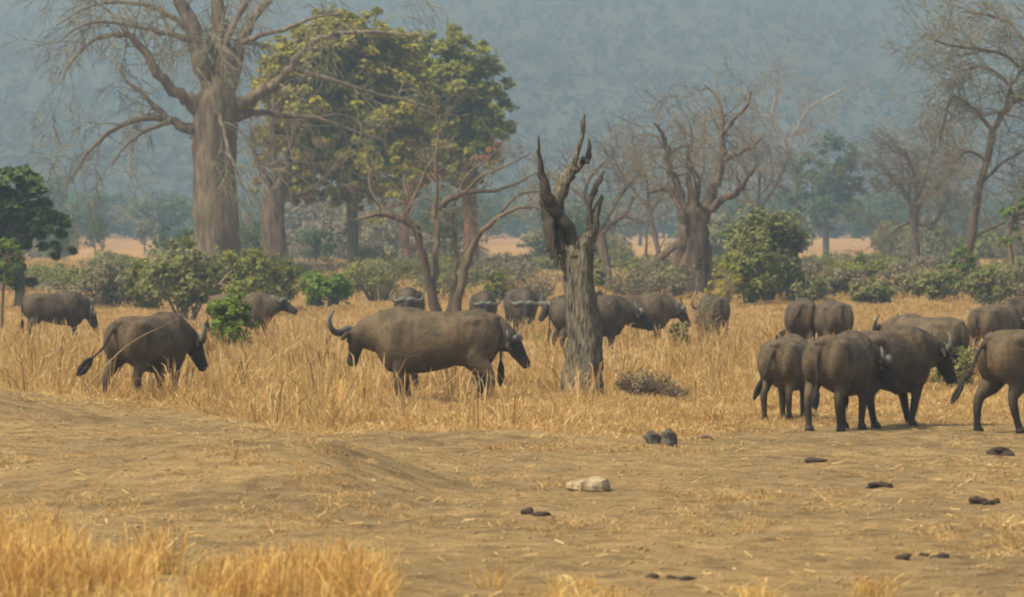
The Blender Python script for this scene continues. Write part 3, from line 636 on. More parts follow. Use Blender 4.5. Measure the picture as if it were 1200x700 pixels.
leafy_tree('leafy_tree', 'wide olive-yellow leafy tree with slim mossy trunk, behind the baobab\'s boughs', 300, (413, 322), [(413, 330, 17), (413, 300, 14), (413, 260, 13), (411, 225, 12), (408, 190, 10)],
    [(400, 70, 70, 56, 0), (350, 110, 52, 62, -1), (430, 120, 70, 70, 1), (360, 178, 56, 42, 0), (432, 190, 56, 36, -1), (395, 36, 42, 24, 0), (330, 150, 30, 40, 2), (462, 90, 40, 60, 1), (470, 150, 40, 46, 0), (340, 218, 40, 22, 0), (400, 226, 46, 20, 0), (450, 224, 34, 18, 0)], 64, .17, M['leaf_olive'], M['bark_moss'], fine=2.6, seed=11)
leafy_tree('leafy_tree', 'rounded green leafy tree with red-brown trunk and a rusty patch of leaves', 315, (552, 322), [(553, 330, 22), (552, 290, 18), (551, 250, 18), (548, 215, 18), (545, 180, 14)],
    [(530, 92, 58, 54, 0), (560, 140, 42, 48, 0), (505, 140, 50, 60, 1), (540, 180, 46, 28, -1), (490, 78, 30, 40, 0), (488, 190, 34, 26, 0), (530, 206, 36, 14, 0), (470, 212, 30, 14, 0)], 64, .17, M['leaf_olive2'], M['bark_red'], fine=2.6, seed=12,
    patches=((578, 178, 16, 9, -3.0, M['leaf_russet']), (508, 205, 16, 8, -3.0, M['leaf_russet'])))
traced_tree('bare_tree', 'stout brown-trunked tree with sparse russet twigs below the olive crown', 'tree', 285, (322, 330),
    [(324, 334, 38), (323, 310, 32), (321, 270, 28), (320, 240, 26), (321, 222, 22)],
    [([(320, 230, 16), (308, 205, 11), (298, 180, 7), (294, 150, 3)], 1), ([(322, 228, 16), (334, 200, 11), (340, 170, 8), (352, 140, 3)], -1), ([(326, 240, 10), (346, 228, 7), (368, 222, 5), (386, 210, 2)], 0), ([(322, 224, 12), (322, 190, 8), (318, 150, 5), (322, 110, 2)], 2)],
    M['baobab_red'], M['twig_red'], dict(PRR, droop=.05, len=2.0), 60)
leafy_tree('leafy_tree', 'slim russet-trunked sapling with thin green top between the olive and green trees', 290, (477, 325), [(478, 330, 12), (477, 300, 10), (475, 268, 9), (477, 235, 7)],
    [(478, 212, 22, 22, 0), (462, 226, 14, 12, 0), (446, 258, 14, 10, -1)], 36, .16, M['leaf_olive'], M['bark_red'], seed=13)
leafy_tree('leafy_tree', 'dense dark green broadleaf tree with low boughs beside the grazing buffalo', 192, (22, 352), [(22, 362, 13), (24, 335, 11), (22, 305, 10), (14, 280, 8)],
    [(22, 232, 42, 34, 0), (-26, 240, 46, 40, 0), (52, 262, 30, 22, 0), (20, 285, 34, 20, 0), (66, 292, 20, 12, 0), (-30, 300, 40, 24, 0), (8, 322, 36, 18, 0)], 120, .17, M['leaf_dark'], M['bark'], seed=14)
leafy_tree('leafy_shrub', 'yellow-green sapling growing at the foot of the dark broadleaf tree', 158, (2, 362), [(2, 368, 4), (4, 340, 3), (6, 315, 3), (8, 300, 2)],
    [(10, 288, 15, 9, 0), (-4, 310, 14, 18, 0), (22, 300, 8, 7, 0), (8, 326, 10, 12, 0)], 30, .085, M['leaf_bright'], M['bark'], 'shrub', seed=15)
leafy_tree('leafy_tree', 'tall bluish-green tree far off behind the bushes, below the bleached dead tree', 560, (968, 285), [(968, 290, 8), (968, 260, 7), (968, 230, 6)],
    [(970, 190, 40, 34, 0), (945, 215, 34, 32, 0), (1000, 222, 34, 30, 3), (975, 246, 44, 24, -3), (935, 248, 24, 18, 0)], 46, .28, M['leaf_far'], M['bark'], seed=16)
leafy_tree('leafy_tree', 'thin tree with bright green leaf sprays under the tawny branches', 212, (1192, 332), [(1190, 340, 8), (1186, 310, 7), (1182, 280, 6), (1188, 255, 5)],
    [(1186, 250, 20, 14, 0), (1204, 232, 22, 16, 0), (1216, 270, 24, 18, 0), (1178, 284, 12, 10, 0), (1196, 276, 16, 12, 0), (1240, 240, 24, 24, 0)], 26, .10, M['leaf_bright'], M['bark'], seed=17)

# ------------------------------------------------------------------ shrubs
def shrub(label, px, top, base, width, leaf, d, per=26, size=.075, stems=7, fill=1.0, name='shrub', twig='twig', seed=0, bare=0):
    """a many-stemmed bush: base row and range agree with the ground; twigs, then leaf clumps round the twig ends"""
    rg = np.random.default_rng(1000 + seed); s = d / FPX; x0 = X(px, d); z0 = gz(x0, d)
    topz = P(px, top, d).z; h = max(.25, topz - z0); w = width * s / 2
    root = empty(name, (x0, d, z0), label, 'shrub')
    T = Tubes(); clumps = []
    for k in range(stems + bare):
        a = rg.uniform(0, 6.28); q = rg.random() ** .5
        tip = Vector((math.cos(a) * w * q, math.sin(a) * w * q, h * rg.uniform(.55, 1.0) * (1 - .35 * q * q)))
        b0 = Vector((math.cos(a) * w * .15, math.sin(a) * w * .15, -.03)); m = b0.lerp(tip, .5) + Vector((0, 0, h * .06))
        pp, rr = smooth_path([b0, m, tip], [max(.012, h * .014), max(.008, h * .009), .004], 3); T.tube(pp, rr, 4)
        for j in range(2 if k < stems else 9):
            t = rg.uniform(.4, .95); i = min(int(t * (len(pp) - 1)), len(pp) - 2)
            e = pp[i] + Vector((rg.normal(), rg.normal(), abs(rg.normal()) * .8)) * h * .13; T.tube([pp[i], pp[i].lerp(e, .5) + rnd3() * .02, e], [.007, .005, .003], 3)
    n = int(fill * max(6, stems * 3.2))
    for k in range(n):
        q = rg.normal(size=3); q /= np.linalg.norm(q); q *= rg.random() ** .4
        rr = rg.uniform(.14, .28) * min(w, h)
        cz = h * .52 + q[2] * h * .42
        clumps.append((q[0] * w, q[1] * w, max(cz, .08), rr * 1.2, rr * 1.2, rr))
    T.build('stems', M[twig], root, (0, 0, 0))
    if fill: leaves('foliage', clumps, per, size, M[leaf], root, (0, 0, 0), rg)
    return root
shrub('bushy green shrub on forked stems at the foot of the huge baobab', 218, 268, 352, 90, 'leaf_scrubg', 176, 60, .10, 12, 1.5, seed=1)
shrub('dark rounded shrub beside the forked-stem shrub below the baobab trunk', 285, 284, 350, 96, 'leaf_green', 186, 60, .10, 12, 1.5, seed=2)
shrub('low grey-green scrub bush between the dark broadleaf tree and the baobab', 128, 306, 350, 84, 'leaf_scrub', 196, 50, .09, 14, 1.1, seed=3, bare=10)
shrub('dark green scrub bush beside the forked-stem shrub', 172, 305, 352, 60, 'leaf_green', 190, 50, .09, 10, 1.2, seed=4)
shrub('bright lime-green shrub in the grass by the slim mossy trunk', 381, 314, 352, 58, 'leaf_bright', 198, 60, .10, 12, 1.5, seed=5)
shrub('dark green shrub between the lime-green shrub and the baobab', 334, 304, 350, 60, 'leaf_green', 192, 50, .09, 10, 1.3, seed=6)
shrub('thin twiggy scrub below the mossy-trunked tree', 442, 292, 356, 76, 'leaf_scrubg', 205, 24, .08, 14, .8, seed=7, bare=22)
shrub('twiggy olive scrub behind the crooked many-stemmed tree', 520, 290, 360, 90, 'leaf_scrubg', 210, 24, .08, 14, .8, seed=8, bare=22)
shrub('small dark green bush between the crooked tree and the snag', 583, 312, 352, 44, 'leaf_green', 205, 44, .085, 9, 1.1, seed=9)
shrub('grey leafless thorn bush between the small dark bush and the snag', 626, 312, 352, 66, 'leaf_scrub', 200, 20, .07, 12, .7, seed=10, bare=34)
shrub('grey twiggy bush at the foot of the leaning dead trunk', 742, 308, 356, 80, 'leaf_scrub', 206, 22, .07, 12, .8, seed=11, bare=34)
shrub('small green bush right behind the dead snag', 700, 300, 356, 34, 'leaf_scrubg', 190, 30, .08, 8, 1.0, seed=12)
shrub('large dark olive bush beside the reddish baobab', 896, 234, 356, 104, 'leaf_scrubg', 206, 90, .115, 16, 2.0, seed=13)
shrub('dark dense bush filling the foot of the large olive bush', 880, 276, 358, 76, 'leaf_green', 202, 70, .10, 10, 1.5, seed=14)
shrub('pale yellow twiggy shrub in front of the large olive bush', 848, 300, 360, 40, 'leaf_olive', 196, 20, .08, 8, .7, seed=15, bare=10, twig='bark_yellow')
sc = [(945, 318, 60, 'leaf_scrubg', 205, 'dull green low bush beside the large olive bush'), (985, 312, 64, 'leaf_scrub', 215, 'grey scrub bush behind the two rear-view buffalo'), (1022, 322, 56, 'leaf_scrubg', 200, 'olive scrub bush beside the grey scrub behind the herd'),
      (1060, 314, 70, 'leaf_scrub', 212, 'dry grey scrub below the round-topped leafless tree'), (1098, 306, 60, 'leaf_scrubg', 205, 'olive-green scrub near the foot of the tall tawny tree'), (1128, 284, 40, 'leaf_bright', 214, 'yellow-green leafy bush hugging the tall tawny trunk'),
      (1160, 312, 66, 'leaf_scrubg', 200, 'green scrub bush between the tawny trunk and the sprayed thin tree'), (1204, 306, 70, 'leaf_scrub', 205, 'greyish scrub at the foot of the bright-sprayed thin tree')]
for k, (px, top, w, lf, d, lb) in enumerate(sc): shrub(lb, px, top, 358, w, lf, d, 46, .085, 11, 1.2, seed=20 + k, bare=8)
shrub('leafy sapling with yellow-green top in front of the half hidden buffalo', 272, 334, 420, 54, 'leaf_bright', 122, 50, .06, 12, 1.7, seed=40)
shrub('low green leafy shrub between the striding buffalo', 1122, 398, 460, 70, 'leaf_scrubg', 96, 40, .045, 12, 1.2, seed=41)
shrub('small green bush under the low-headed buffalo\'s muzzle', 797, 374, 414, 30, 'leaf_scrubg', 132, 36, .05, 8, 1.1, seed=42)
shrub('dry brown leafless stems before the half hidden buffalo by the red-barked baobab', 826, 338, 414, 34, 'leaf_scrub', 133, 10, .05, 8, .35, seed=43, bare=20, twig='bark_yellow')
shrub('tiny green sprig in the grass beside the dark buffalo walking this way', 631, 388, 408, 14, 'leaf_bright', 134, 20, .04, 5, .8, seed=44)
shrub('dark twiggy brushwood heap in short grass beside the dead snag', 758, 430, 472, 84, 'leaf_scrub', 88.5, 16, .03, 12, .9, seed=45, bare=60, twig='bark')
shrub('small dark brushwood clump next to the larger brushwood heap', 795, 450, 480, 28, 'leaf_scrub', 86.5, 16, .028, 7, .7, seed=46, bare=36, twig='bark')

proto_bush = {}
def scrub_bush(px, d, h, w, kind):
    lf, fill, bare, lb, gp = {'g': ('leaf_scrubg', 1.3, 4, 'olive-green scrub bush in the belt beyond the grass', 'olive-green scrub bushes in the belt'),
                              'r': ('leaf_scrub', .9, 26, 'grey twiggy scrub bush in the belt beyond the grass', 'grey twiggy scrub bushes in the belt'),
                              'd': ('leaf_green', 1.5, 2, 'dark green scrub bush in the belt beyond the grass', 'dark green scrub bushes in the belt')}[kind]
    x0 = X(px, d); v_ = random.randrange(2); key = (kind, v_)
    if key not in proto_bush:
        o = shrub(lb, 600, 300, 0, 100, lf, 230, 60, .095, 12, fill, seed=200 + 7 * v_ + ord(kind), bare=bare)
        topz = CAM_H - gz(0, 230); proto_bush[key] = (o, [c for c in o.children], topz); new = o
    else:
        src, kids, topz = proto_bush[key]; new = src.copy(); C.objects.link(new)
        for c in kids: q = c.copy(); C.objects.link(q); q.parent = new
    new.location = (x0, d, gz(x0, d)); new['group'] = gp; new['label'] = lb
    new.scale = (w, w, h / max(.3, proto_bush[key][2])); new.rotation_euler = (0, 0, random.uniform(0, 6.28))
rb = random.Random(31)
for k in range(64):
    px = -40 + 1280 * (k + rb.random()) / 64; d = rb.uniform(206, 330)
    if 90 < px < 180 and d > 240: d = 215
    scrub_bush(px, d, rb.uniform(.7, 1.7), rb.uniform(.55, 1.1), rb.choice('ggrrd'))

for k in range(56):
    px = rb.uniform(-60, 1260); win = 90 < px < 190 or 565 < px < 650 or 720 < px < 790 or 950 < px < 1065
    d = rb.uniform(420, 560) if not win else rb.uniform(300, 340)
    scrub_bush(px, d, rb.uniform(2.2, 4.6) if not win else rb.uniform(.8, 1.4), rb.uniform(1.2, 2.4) if not win else rb.uniform(.6, 1.0), rb.choice('ggrrd'))

def stick(label, a, b, w, mat, d, bow=.06, name='fallen_stick'):
    p, q = P(*a, d), P(*b, d + .3); o = p.copy()
    T = Tubes(); m = p.lerp(q, .5) + Vector((0, 0, bow * (q - p).length)); pp, rr = smooth_path([p, m, q], [w, w * .8, w * .25], 5); T.tube(pp, rr, 6)
    ob = T.build(name, M[mat], None, o); ob.location = o; tag(ob, label, 'stick' if 'stick' in name else 'stalk'); return ob
stick('bleached bare stick jutting up beside the leafy sapling', (257, 334), (275, 315), .026, 'twig_far', 139)
stick('pale fallen stick lying across the brushwood heap', (728, 476), (770, 467), .02, 'bark_pale', 86.8, .02)
stick('short pale fallen stick lying beside the brushwood heap', (718, 482), (742, 477), .018, 'bark_pale', 85.6, .02)
stick('long bent straw stalk leaning across the walking buffalo', (98, 458), (196, 380), .011, 'bark_yellow', 81.6, .10, 'grass_stalk')

# ------------------------------------------------------------------ far trees at the foot of the hills
protos = []
for k in range(4):
    rg = np.random.default_rng(60 + k)
    cl = []
    for j in range(46):
        q = rg.normal(size=3); q /= np.linalg.norm(q); q *= rg.random() ** .4
        cl.append((q[0] * 3.6, q[1] * 3.6, 4.6 + q[2] * 2.9, .95, .95, .75))
    p, var = clump_points(cl, 20, rg); v, f = leaf_faces(p, .34, 1, rg)
    T = Tubes(); pp, rr = smooth_path([(0, 0, -.4), (.1, 0, 1.6), (rg.normal() * .4, 0, 4.4)], [.3, .22, .1], 3); T.tube(pp, rr, 7)
    for j in range(7):
        a = rg.uniform(0, 6.28); T.tube([pp[-2], pp[-2] + Vector((math.cos(a) * 1.2, math.sin(a) * 1.2, 1.2)), pp[-2] + Vector((math.cos(a) * 2.6, math.sin(a) * 2.6, 2.0 + rg.random() * 2))], [.1, .07, .02], 5)
    protos.append(((v, f, var), T))
meshes = []
def far_tree(px, d, h, w, k, leaf):
    x = X(px, d); root = empty('distant_tree', (x, d, gz(x, d)), None, 'tree', 'trees along the foot of the hills', random.uniform(0, 6.28))
    root['label'] = {'leaf_far': 'distant bluish-green tree standing on the plain below the hills', 'leaf_scrub': 'distant greyish half-bare tree standing on the plain below the hills'}[leaf]
    root['group'] = {'leaf_far': 'green trees along the foot of the hills', 'leaf_scrub': 'greyish trees along the foot of the hills'}[leaf]
    root.scale = (w, w, h)
    (v, f, var), T = protos[k]; key = (k, leaf)
    if key not in cache:
        a = new_obj('crown', v, f, M[leaf], root, False, {'var': ('FACE', var)}); b = T.build('trunk', M['bark'], root, (0, 0, 0)); cache[key] = (a.data, b.data)
    else:
        for nm, me in zip(('crown', 'trunk'), cache[key]):
            o = bpy.data.objects.new(nm, me); C.objects.link(o); o.parent = root
cache = {}
rr_ = random.Random(5)
for k in range(70):
    px = -120 + 1440 * (k + rr_.random()) / 70; d = rr_.choice([520, 620, 700, 780, 860, 940, 1040, 1150, 1250]) + rr_.uniform(-40, 40)
    if d < 660 and rr_.random() < .65: d += 320
    far_tree(px, d, rr_.uniform(.7, 1.35), rr_.uniform(.75, 1.4), rr_.randrange(4), rr_.choice(['leaf_far', 'leaf_far', 'leaf_scrub']))
far_tree(112, 470, .62, .32, 1, 'leaf_far'); far_tree(170, 560, .55, .45, 2, 'leaf_scrub')

for k in range(40):
    px = rr_.choice([(190, 560), (190, 560), (640, 710), (800, 950), (1060, 1220), (-60, 90)]); px = rr_.uniform(*px)
    far_tree(px, rr_.uniform(340, 500), rr_.uniform(.32, .7), rr_.uniform(.35, .75), rr_.randrange(4), rr_.choice(['leaf_far', 'leaf_scrub', 'leaf_scrub']))
for k in range(50): far_tree(rr_.uniform(-80, 1280), rr_.uniform(700, 1100), rr_.uniform(.6, 1.1), rr_.uniform(.8, 1.4), rr_.randrange(4), rr_.choice(['leaf_far', 'leaf_far', 'leaf_scrub']))
def woodland(name, x, y, z, rad, per, mat, size, rg):
    n = len(x); cen = np.repeat(np.stack([x, y, z + rad * .8], -1), per, 0); r = np.repeat(rad, per)
    q = rg.normal(size=(n * per, 3)); q /= np.linalg.norm(q, axis=1)[:, None]; q *= (rg.random(n * per) ** .4)[:, None]
    c = cen + q * r[:, None] * np.array([1, 1, .8]); var = np.repeat(rg.random(n), per)
    v, f = leaf_faces(c, 1, 1, rg)
    v = (v.reshape(-1, 4, 3) - c[:, None]) * (r * size)[:, None, None] + c[:, None]
    return tag(new_obj(name, v.reshape(-1, 3), f, mat, None, False, {'var': ('FACE', np.clip(var + .08 * rg.normal(size=n * per), 0, 1))}), kind='stuff')
rg = np.random.default_rng(90); n = 15000
wy = 1360 + 2500 * rg.random(n) ** 1.3; wx = rg.uniform(-.135, .135, n) * wy
keep = fbm(wx * .006, wy * .003, 3) + .22 * rg.normal(size=n) > -.12; wx, wy = wx[keep], wy[keep]
woodland('forest', wx, wy, hill_z(wx, wy), rg.uniform(1.6, 4.2, len(wx)), 14, M['leaf_wood'], .42, rg)['label'] = 'hazy dry woodland covering the hillside'
n = 2200; wy = rg.uniform(900, 1420, n); wx = rg.uniform(-.13, .13, n) * wy
woodland('treeline', wx, wy, terrain(wx, wy), rg.uniform(2.2, 5.0, n), 30, M['leaf_far'], .3, rg)['label'] = 'bluish band of trees where the plain meets the hills'

# ------------------------------------------------------------------ grass
def blade_mesh(name, n, spread, h, w, lean, mat, rg, heads=.2):
    vs_, fs, var = [], [], []
    for k in range(n):
        a = rg.uniform(0, 6.28); r0 = spread * rg.random() ** .7
        b = np.array([math.cos(a) * r0, math.sin(a) * r0, -.03]); hh = h * rg.uniform(.45, 1.15); la = rg.uniform(0, 6.28); ll = lean * abs(rg.normal()) * hh
        dv = np.array([math.cos(la), math.sin(la), 0]); wa = rg.uniform(0, 3.14); wv = np.array([math.cos(wa), math.sin(wa), 0]) * w * rg.uniform(.6, 1.3) / 2
        p1 = b + dv * ll * .25 + np.array([0, 0, hh * .5]); p2 = b + dv * ll * .62 + np.array([0, 0, hh * .85]); p3 = b + dv * ll + np.array([0, 0, hh * (1 - .25 * min(1, ll / hh))])
        i = len(vs_); t = 1.5 if rg.random() < heads else .75
        vs_ += [b - wv, b + wv, p1 + wv * .9, p1 - wv * .9, p2 + wv * t, p2 - wv * t, p3 + wv * .12, p3 - wv * .12]
        fs += [(i, i + 1, i + 2, i + 3), (i + 3, i + 2, i + 4, i + 5), (i + 5, i + 4, i + 6, i + 7)]; var += [min(1, max(0, rg.normal(.5, .24)))] * 3
    me = bpy.data.meshes.new(name); me.from_pydata([tuple(v) for v in vs_], [], fs)
    a = me.attributes.new('var', 'FLOAT', 'FACE'); a.data.foreach_set('value', np.array(var, np.float32)); me.materials.append(mat)
    return me
def scatter(name, label, meshes, x, y, scale_xy, scale_z, rg):
    """grass tufts set on the ground by geometry nodes, one tuft mesh drawn per point"""
    col = bpy.data.collections.new(name + '_tufts')
    for k, me in enumerate(meshes): col.objects.link(bpy.data.objects.new('%s_tuft_%02d' % (name, k), me))
    n = len(x); z = terrain(x, y)
    me = bpy.data.meshes.new(name); me.vertices.add(n); me.vertices.foreach_set('co', np.stack([x, y, z], -1).astype(np.float32).ravel())
    def att(nm, ty, vals, key):
        a = me.attributes.new(nm, ty, 'POINT'); a.data.foreach_set(key, vals)
    att('rot', 'FLOAT_VECTOR', np.stack([rg.normal(0, .08, n), rg.normal(0, .08, n), rg.uniform(0, 6.28, n)], -1).astype(np.float32).ravel(), 'vector')
    att('scl', 'FLOAT_VECTOR', np.stack([scale_xy, scale_xy, scale_z], -1).astype(np.float32).ravel(), 'vector')
    att('pick', 'INT', rg.integers(0, len(meshes), n).astype(np.int32), 'value')
    o = bpy.data.objects.new(name, me); C.objects.link(o)
    ng = bpy.data.node_groups.new(name, 'GeometryNodeTree')
    ng.interface.new_socket('Geometry', in_out='INPUT', socket_type='NodeSocketGeometry'); ng.interface.new_socket('Geometry', in_out='OUTPUT', socket_type='NodeSocketGeometry')
    N, L = ng.nodes, ng.links; gi, go = N.new('NodeGroupInput'), N.new('NodeGroupOutput')
    ci = N.new('GeometryNodeCollectionInfo'); ci.inputs['Collection'].default_value = col; ci.inputs['Separate Children'].default_value = True; ci.inputs['Reset Children'].default_value = True
    ip = N.new('GeometryNodeInstanceOnPoints'); ip.inputs['Pick Instance'].default_value = True
    def na(nm, ty):
        q = N.new('GeometryNodeInputNamedAttribute'); q.data_type = ty; q.inputs['Name'].default_value = nm
        return next(s for s in q.outputs if s.enabled and s.name == 'Attribute')
    L.new(gi.outputs[0], ip.inputs['Points']); L.new(ci.outputs[0], ip.inputs['Instance'])
    L.new(na('pick', 'INT'), ip.inputs['Instance Index']); L.new(na('scl', 'FLOAT_VECTOR'), ip.inputs['Scale'])
    e2r = N.new('FunctionNodeEulerToRotation'); L.new(na('rot', 'FLOAT_VECTOR'), e2r.inputs[0]); L.new(e2r.outputs[0], ip.inputs['Rotation'])
    L.new(ip.outputs[0], go.inputs[0])
    md = o.modifiers.new('tufts', 'NODES'); md.node_group = ng
    return tag(o, label, None, None, 'stuff')

rg = np.random.default_rng(21)
tall = [blade_mesh('straw_tuft', 30, .20, .62, .011, .38, M['straw'], rg) for _ in range(6)]
shortm = [blade_mesh('short_straw_tuft', 26, .22, .34, .011, .7, M['straw'], rg) for _ in range(5)]
gold = [blade_mesh('golden_tuft', 34, .15, .52, .009, .5, M['straw_gold'], rg, .35) for _ in range(6)]
def field(n, d0, d1, rg, half=.128):
    d = np.sqrt(rg.uniform(d0 * d0, d1 * d1, n)); return rg.uniform(-half, half, n) * d, d
# standing grass of the middle ground
x, d = field(36000, 68, 205, rg); px = 600 + x / d * FPX
e = d - grass_edge(px) + 4.0 * fbm(x * .5, d * .3, 4)
bare = np.clip((px - 590) / 160, 0, 1) * np.clip((106 - d) / 16, 0, 1)
patch = fbm(x * .28 + 9, d * .14, 4)
keep = (e > rg.uniform(0, 3.5, len(x))) & (rg.random(len(x)) > .90 * bare + np.clip(-3.2 * patch, 0, .85)); x, d, px, bare, patch, e = (q[keep] for q in (x, d, px, bare, patch, e))
hs = (.80 + 1.5 * patch) * (1 - .62 * bare) * rg.uniform(.7, 1.25, len(x)) * np.clip(.35 + e / 6, .35, 1)
hs = np.where(d > 100, hs * .8, hs) * np.where((d < 88) & (px < 640), .50, .60) * (1 - .38 * np.exp(-((px - 515) / 90) ** 2) * np.clip((88 - d) / 4, 0, 1))
scatter('grass', 'tall dry straw-coloured grass the buffalo stand in', tall, x, d, rg.uniform(.8, 1.3, len(x)) * np.where(d > 120, 1.5, 1), hs, rg)
xs_, ds_ = field(5200, 69, 150, rg); ps_ = 600 + xs_ / ds_ * FPX; es_ = ds_ - grass_edge(ps_)
keep = (es_ > rg.uniform(0, 3, len(xs_))) & (rg.random(len(xs_)) > .85 * np.clip((ps_ - 560) / 200, 0, 1) * np.clip((110 - ds_) / 16, 0, 1)) & (fbm(xs_ * .5 + 3, ds_ * .3, 3) > -.05) & (rg.random(len(xs_)) > .6 * np.exp(-((ps_ - 515) / 90) ** 2))
xs_, ds_ = xs_[keep], ds_[keep]
stalks = [blade_mesh('stalk_tuft', 7, .10, .85, .013, .45, M['straw'], rg, .6) for _ in range(5)]
scatter('grass_stalks', 'taller pale seed stalks standing above the straw-coloured grass', stalks, xs_, ds_, rg.uniform(.8, 1.4, len(xs_)), rg.uniform(.55, 1.1, len(xs_)), rg)
# short trampled grass and litter
x, d = field(26000, 66, 130, rg); px = 600 + x / d * FPX
e = d - grass_edge(px) + 5.0 * fbm(x * .5, d * .3, 4); keep = (e > rg.uniform(-2.2, 2, len(x))) & (fbm(x * .6, d * .4, 3) + .25 * rg.normal(size=len(x)) > -.18)
x, d, e = x[keep], d[keep], e[keep]
scatter('trampled_grass', 'short trampled dry grass along the edge of the bare ground', shortm, x, d, rg.uniform(.7, 1.2, len(x)), rg.uniform(.18, .52, len(x)) * np.clip(.55 + e / 14, .4, 1.15), rg)
x, d = field(7000, 40, 78, rg, .13); keep = (fbm(x * .45 + 2, d * .3, 4) + .06 * rg.normal(size=len(x)) > .19); x, d = x[keep], d[keep]
scatter('dirt_grass', 'thin flattened wisps of dry grass on the bare ground', shortm, x, d, rg.uniform(.4, .9, len(x)), rg.uniform(.08, .26, len(x)), rg)
# sparse tufts out on the plain
x, d = field(12000, 205, 420, rg)
scatter('plain_grass', 'dry grass thinning out over the plain beyond the bushes', tall, x, d, rg.uniform(1.6, 2.6, len(x)), rg.uniform(.5, 1.0, len(x)), rg)
# golden tufts nearest the viewer: dense at the foot of the mound, thinning along the track
x, d = field(6500, 33, 47.5, rg, .14); px = 600 + x / d * FPX
lim = np.interp(px, [-200, 0, 60, 110, 170, 230, 300, 380, 450, 500, 540, 580, 620, 760, 1000, 1400], [44.5, 43.6, 41.6, 37.6, 41.2, 39.6, 37.8, 39.8, 39.6, 39.6, 38.6, 39.2, 38.2, 37.9, 37.0, 36])
thin = np.clip((px - 470) / 200, 0, 1)
keep = (d < lim + 2.2 * fbm(x * 1.2, d * .9, 3) + rg.normal(0, .35, len(x))) & (rg.random(len(x)) > .72 * thin) & (fbm(x * 1.7 + 4, d * .8, 3) + .05 * rg.normal(size=len(x)) > .085 - .04 * thin)
x, d, px = x[keep], d[keep], px[keep]
scatter('golden_grass', 'golden dry grass tufts fringing the bare earth mound', gold, x, d, rg.uniform(.7, 1.15, len(x)), rg.uniform(.3, .92, len(x)) * np.clip(1 - .55 * thin[keep], .4, 1), rg)

# ------------------------------------------------------------------ clods, litter, stones, dung
def lump(rx, ry, rz, seed, rough=.22, sub=2, sharp=0):
    import bmesh
    bm = bmesh.new(); bmesh.ops.create_icosphere(bm, subdivisions=sub, radius=1); rl = random.Random(seed)
    ph = [(rnd_v(rl), rl.uniform(0, 6.28), rl.uniform(1.5, 4)) for _ in range(6)]
    for v in bm.verts:
        k = 1 + rough * sum(math.sin(v.co.dot(a) * fq + p) for a, p, fq in ph) / 2.4
        c = v.co * k
        if sharp: c.z = max(-1, min(c.z, sharp + .12 * c.x * rl.choice((.9, 1.1))))
        v.co = Vector((c.x * rx, c.y * ry, c.z * rz))
    vs_ = [v.co.copy() for v in bm.verts]; bm.verts.index_update(); fs = [tuple(v.index for v in f.verts) for f in bm.faces]; bm.free(); return vs_, fs
def rnd_v(rl): return Vector((rl.gauss(0, 1), rl.gauss(0, 1), rl.gauss(0, 1))).normalized()

def dist_from_row(px, py):
    """range at which the ground is seen at a photo pixel"""
    for d in np.arange(36, 130, .1):
        if P(px, py, d).z <= gz(X(px, d), d): return float(d)
    return 80.
dirs = rg.normal(size=(8, 3))
n = 24000; x, d = field(n, 37, 84, rg, .13); keep = fbm(x * .8, d * .5, 3) + .2 * rg.normal(size=n) > -.05; x, d = x[keep], d[keep]; n = len(x)
oct_v = np.array([(1, 0, 0), (-1, 0, 0), (0, 1, 0), (0, -1, 0), (0, 0, 1), (0, 0, -1)], float); oct_f = np.array([(0, 2, 4), (2, 1, 4), (1, 3, 4), (3, 0, 4), (2, 0, 5), (1, 2, 5), (3, 1, 5), (0, 3, 5)])
sz = .006 + .013 * rg.random(n) ** 3; v = oct_v[None] * (1 + .35 * rg.normal(size=(n, 6, 1))) * (sz[:, None, None] * np.array([1.5, 1.2, .9])) + np.stack([x, d, terrain(x, d) + sz * .25], -1)[:, None]
tag(new_obj('debris', v.reshape(-1, 3), (oct_f[None] + 6 * np.arange(n)[:, None, None]).reshape(-1, 3), M['clod'], None, True), 'small crumbs of dry earth strewn over the bare ground', kind='stuff')
n = 4200; x, d = field(n, 36, 84, rg, .13); keep = fbm(x * .5 + 7, d * .4, 3) + .22 * rg.normal(size=n) > .0; x, d = x[keep], d[keep]; n = len(x)
a = rg.uniform(0, 6.28, n); L_ = rg.uniform(.02, .08, n); dv = np.stack([np.cos(a) * L_, np.sin(a) * L_, rg.normal(0, .25, n) * L_], -1); wv = np.stack([-np.sin(a), np.cos(a), np.zeros(n) + .6], -1) * .006
c = np.stack([x, d, terrain(x, d) + .014], -1); v = np.stack([c - dv - wv, c + dv - wv, c + dv + wv, c - dv + wv], 1).reshape(-1, 3)
tag(new_obj('litter', v, np.arange(n * 4).reshape(n, 4), M['straw'], None, False, {'var': ('FACE', rg.uniform(.3, 1, n))}), 'broken straw strewn over the bare ground', kind='stuff')

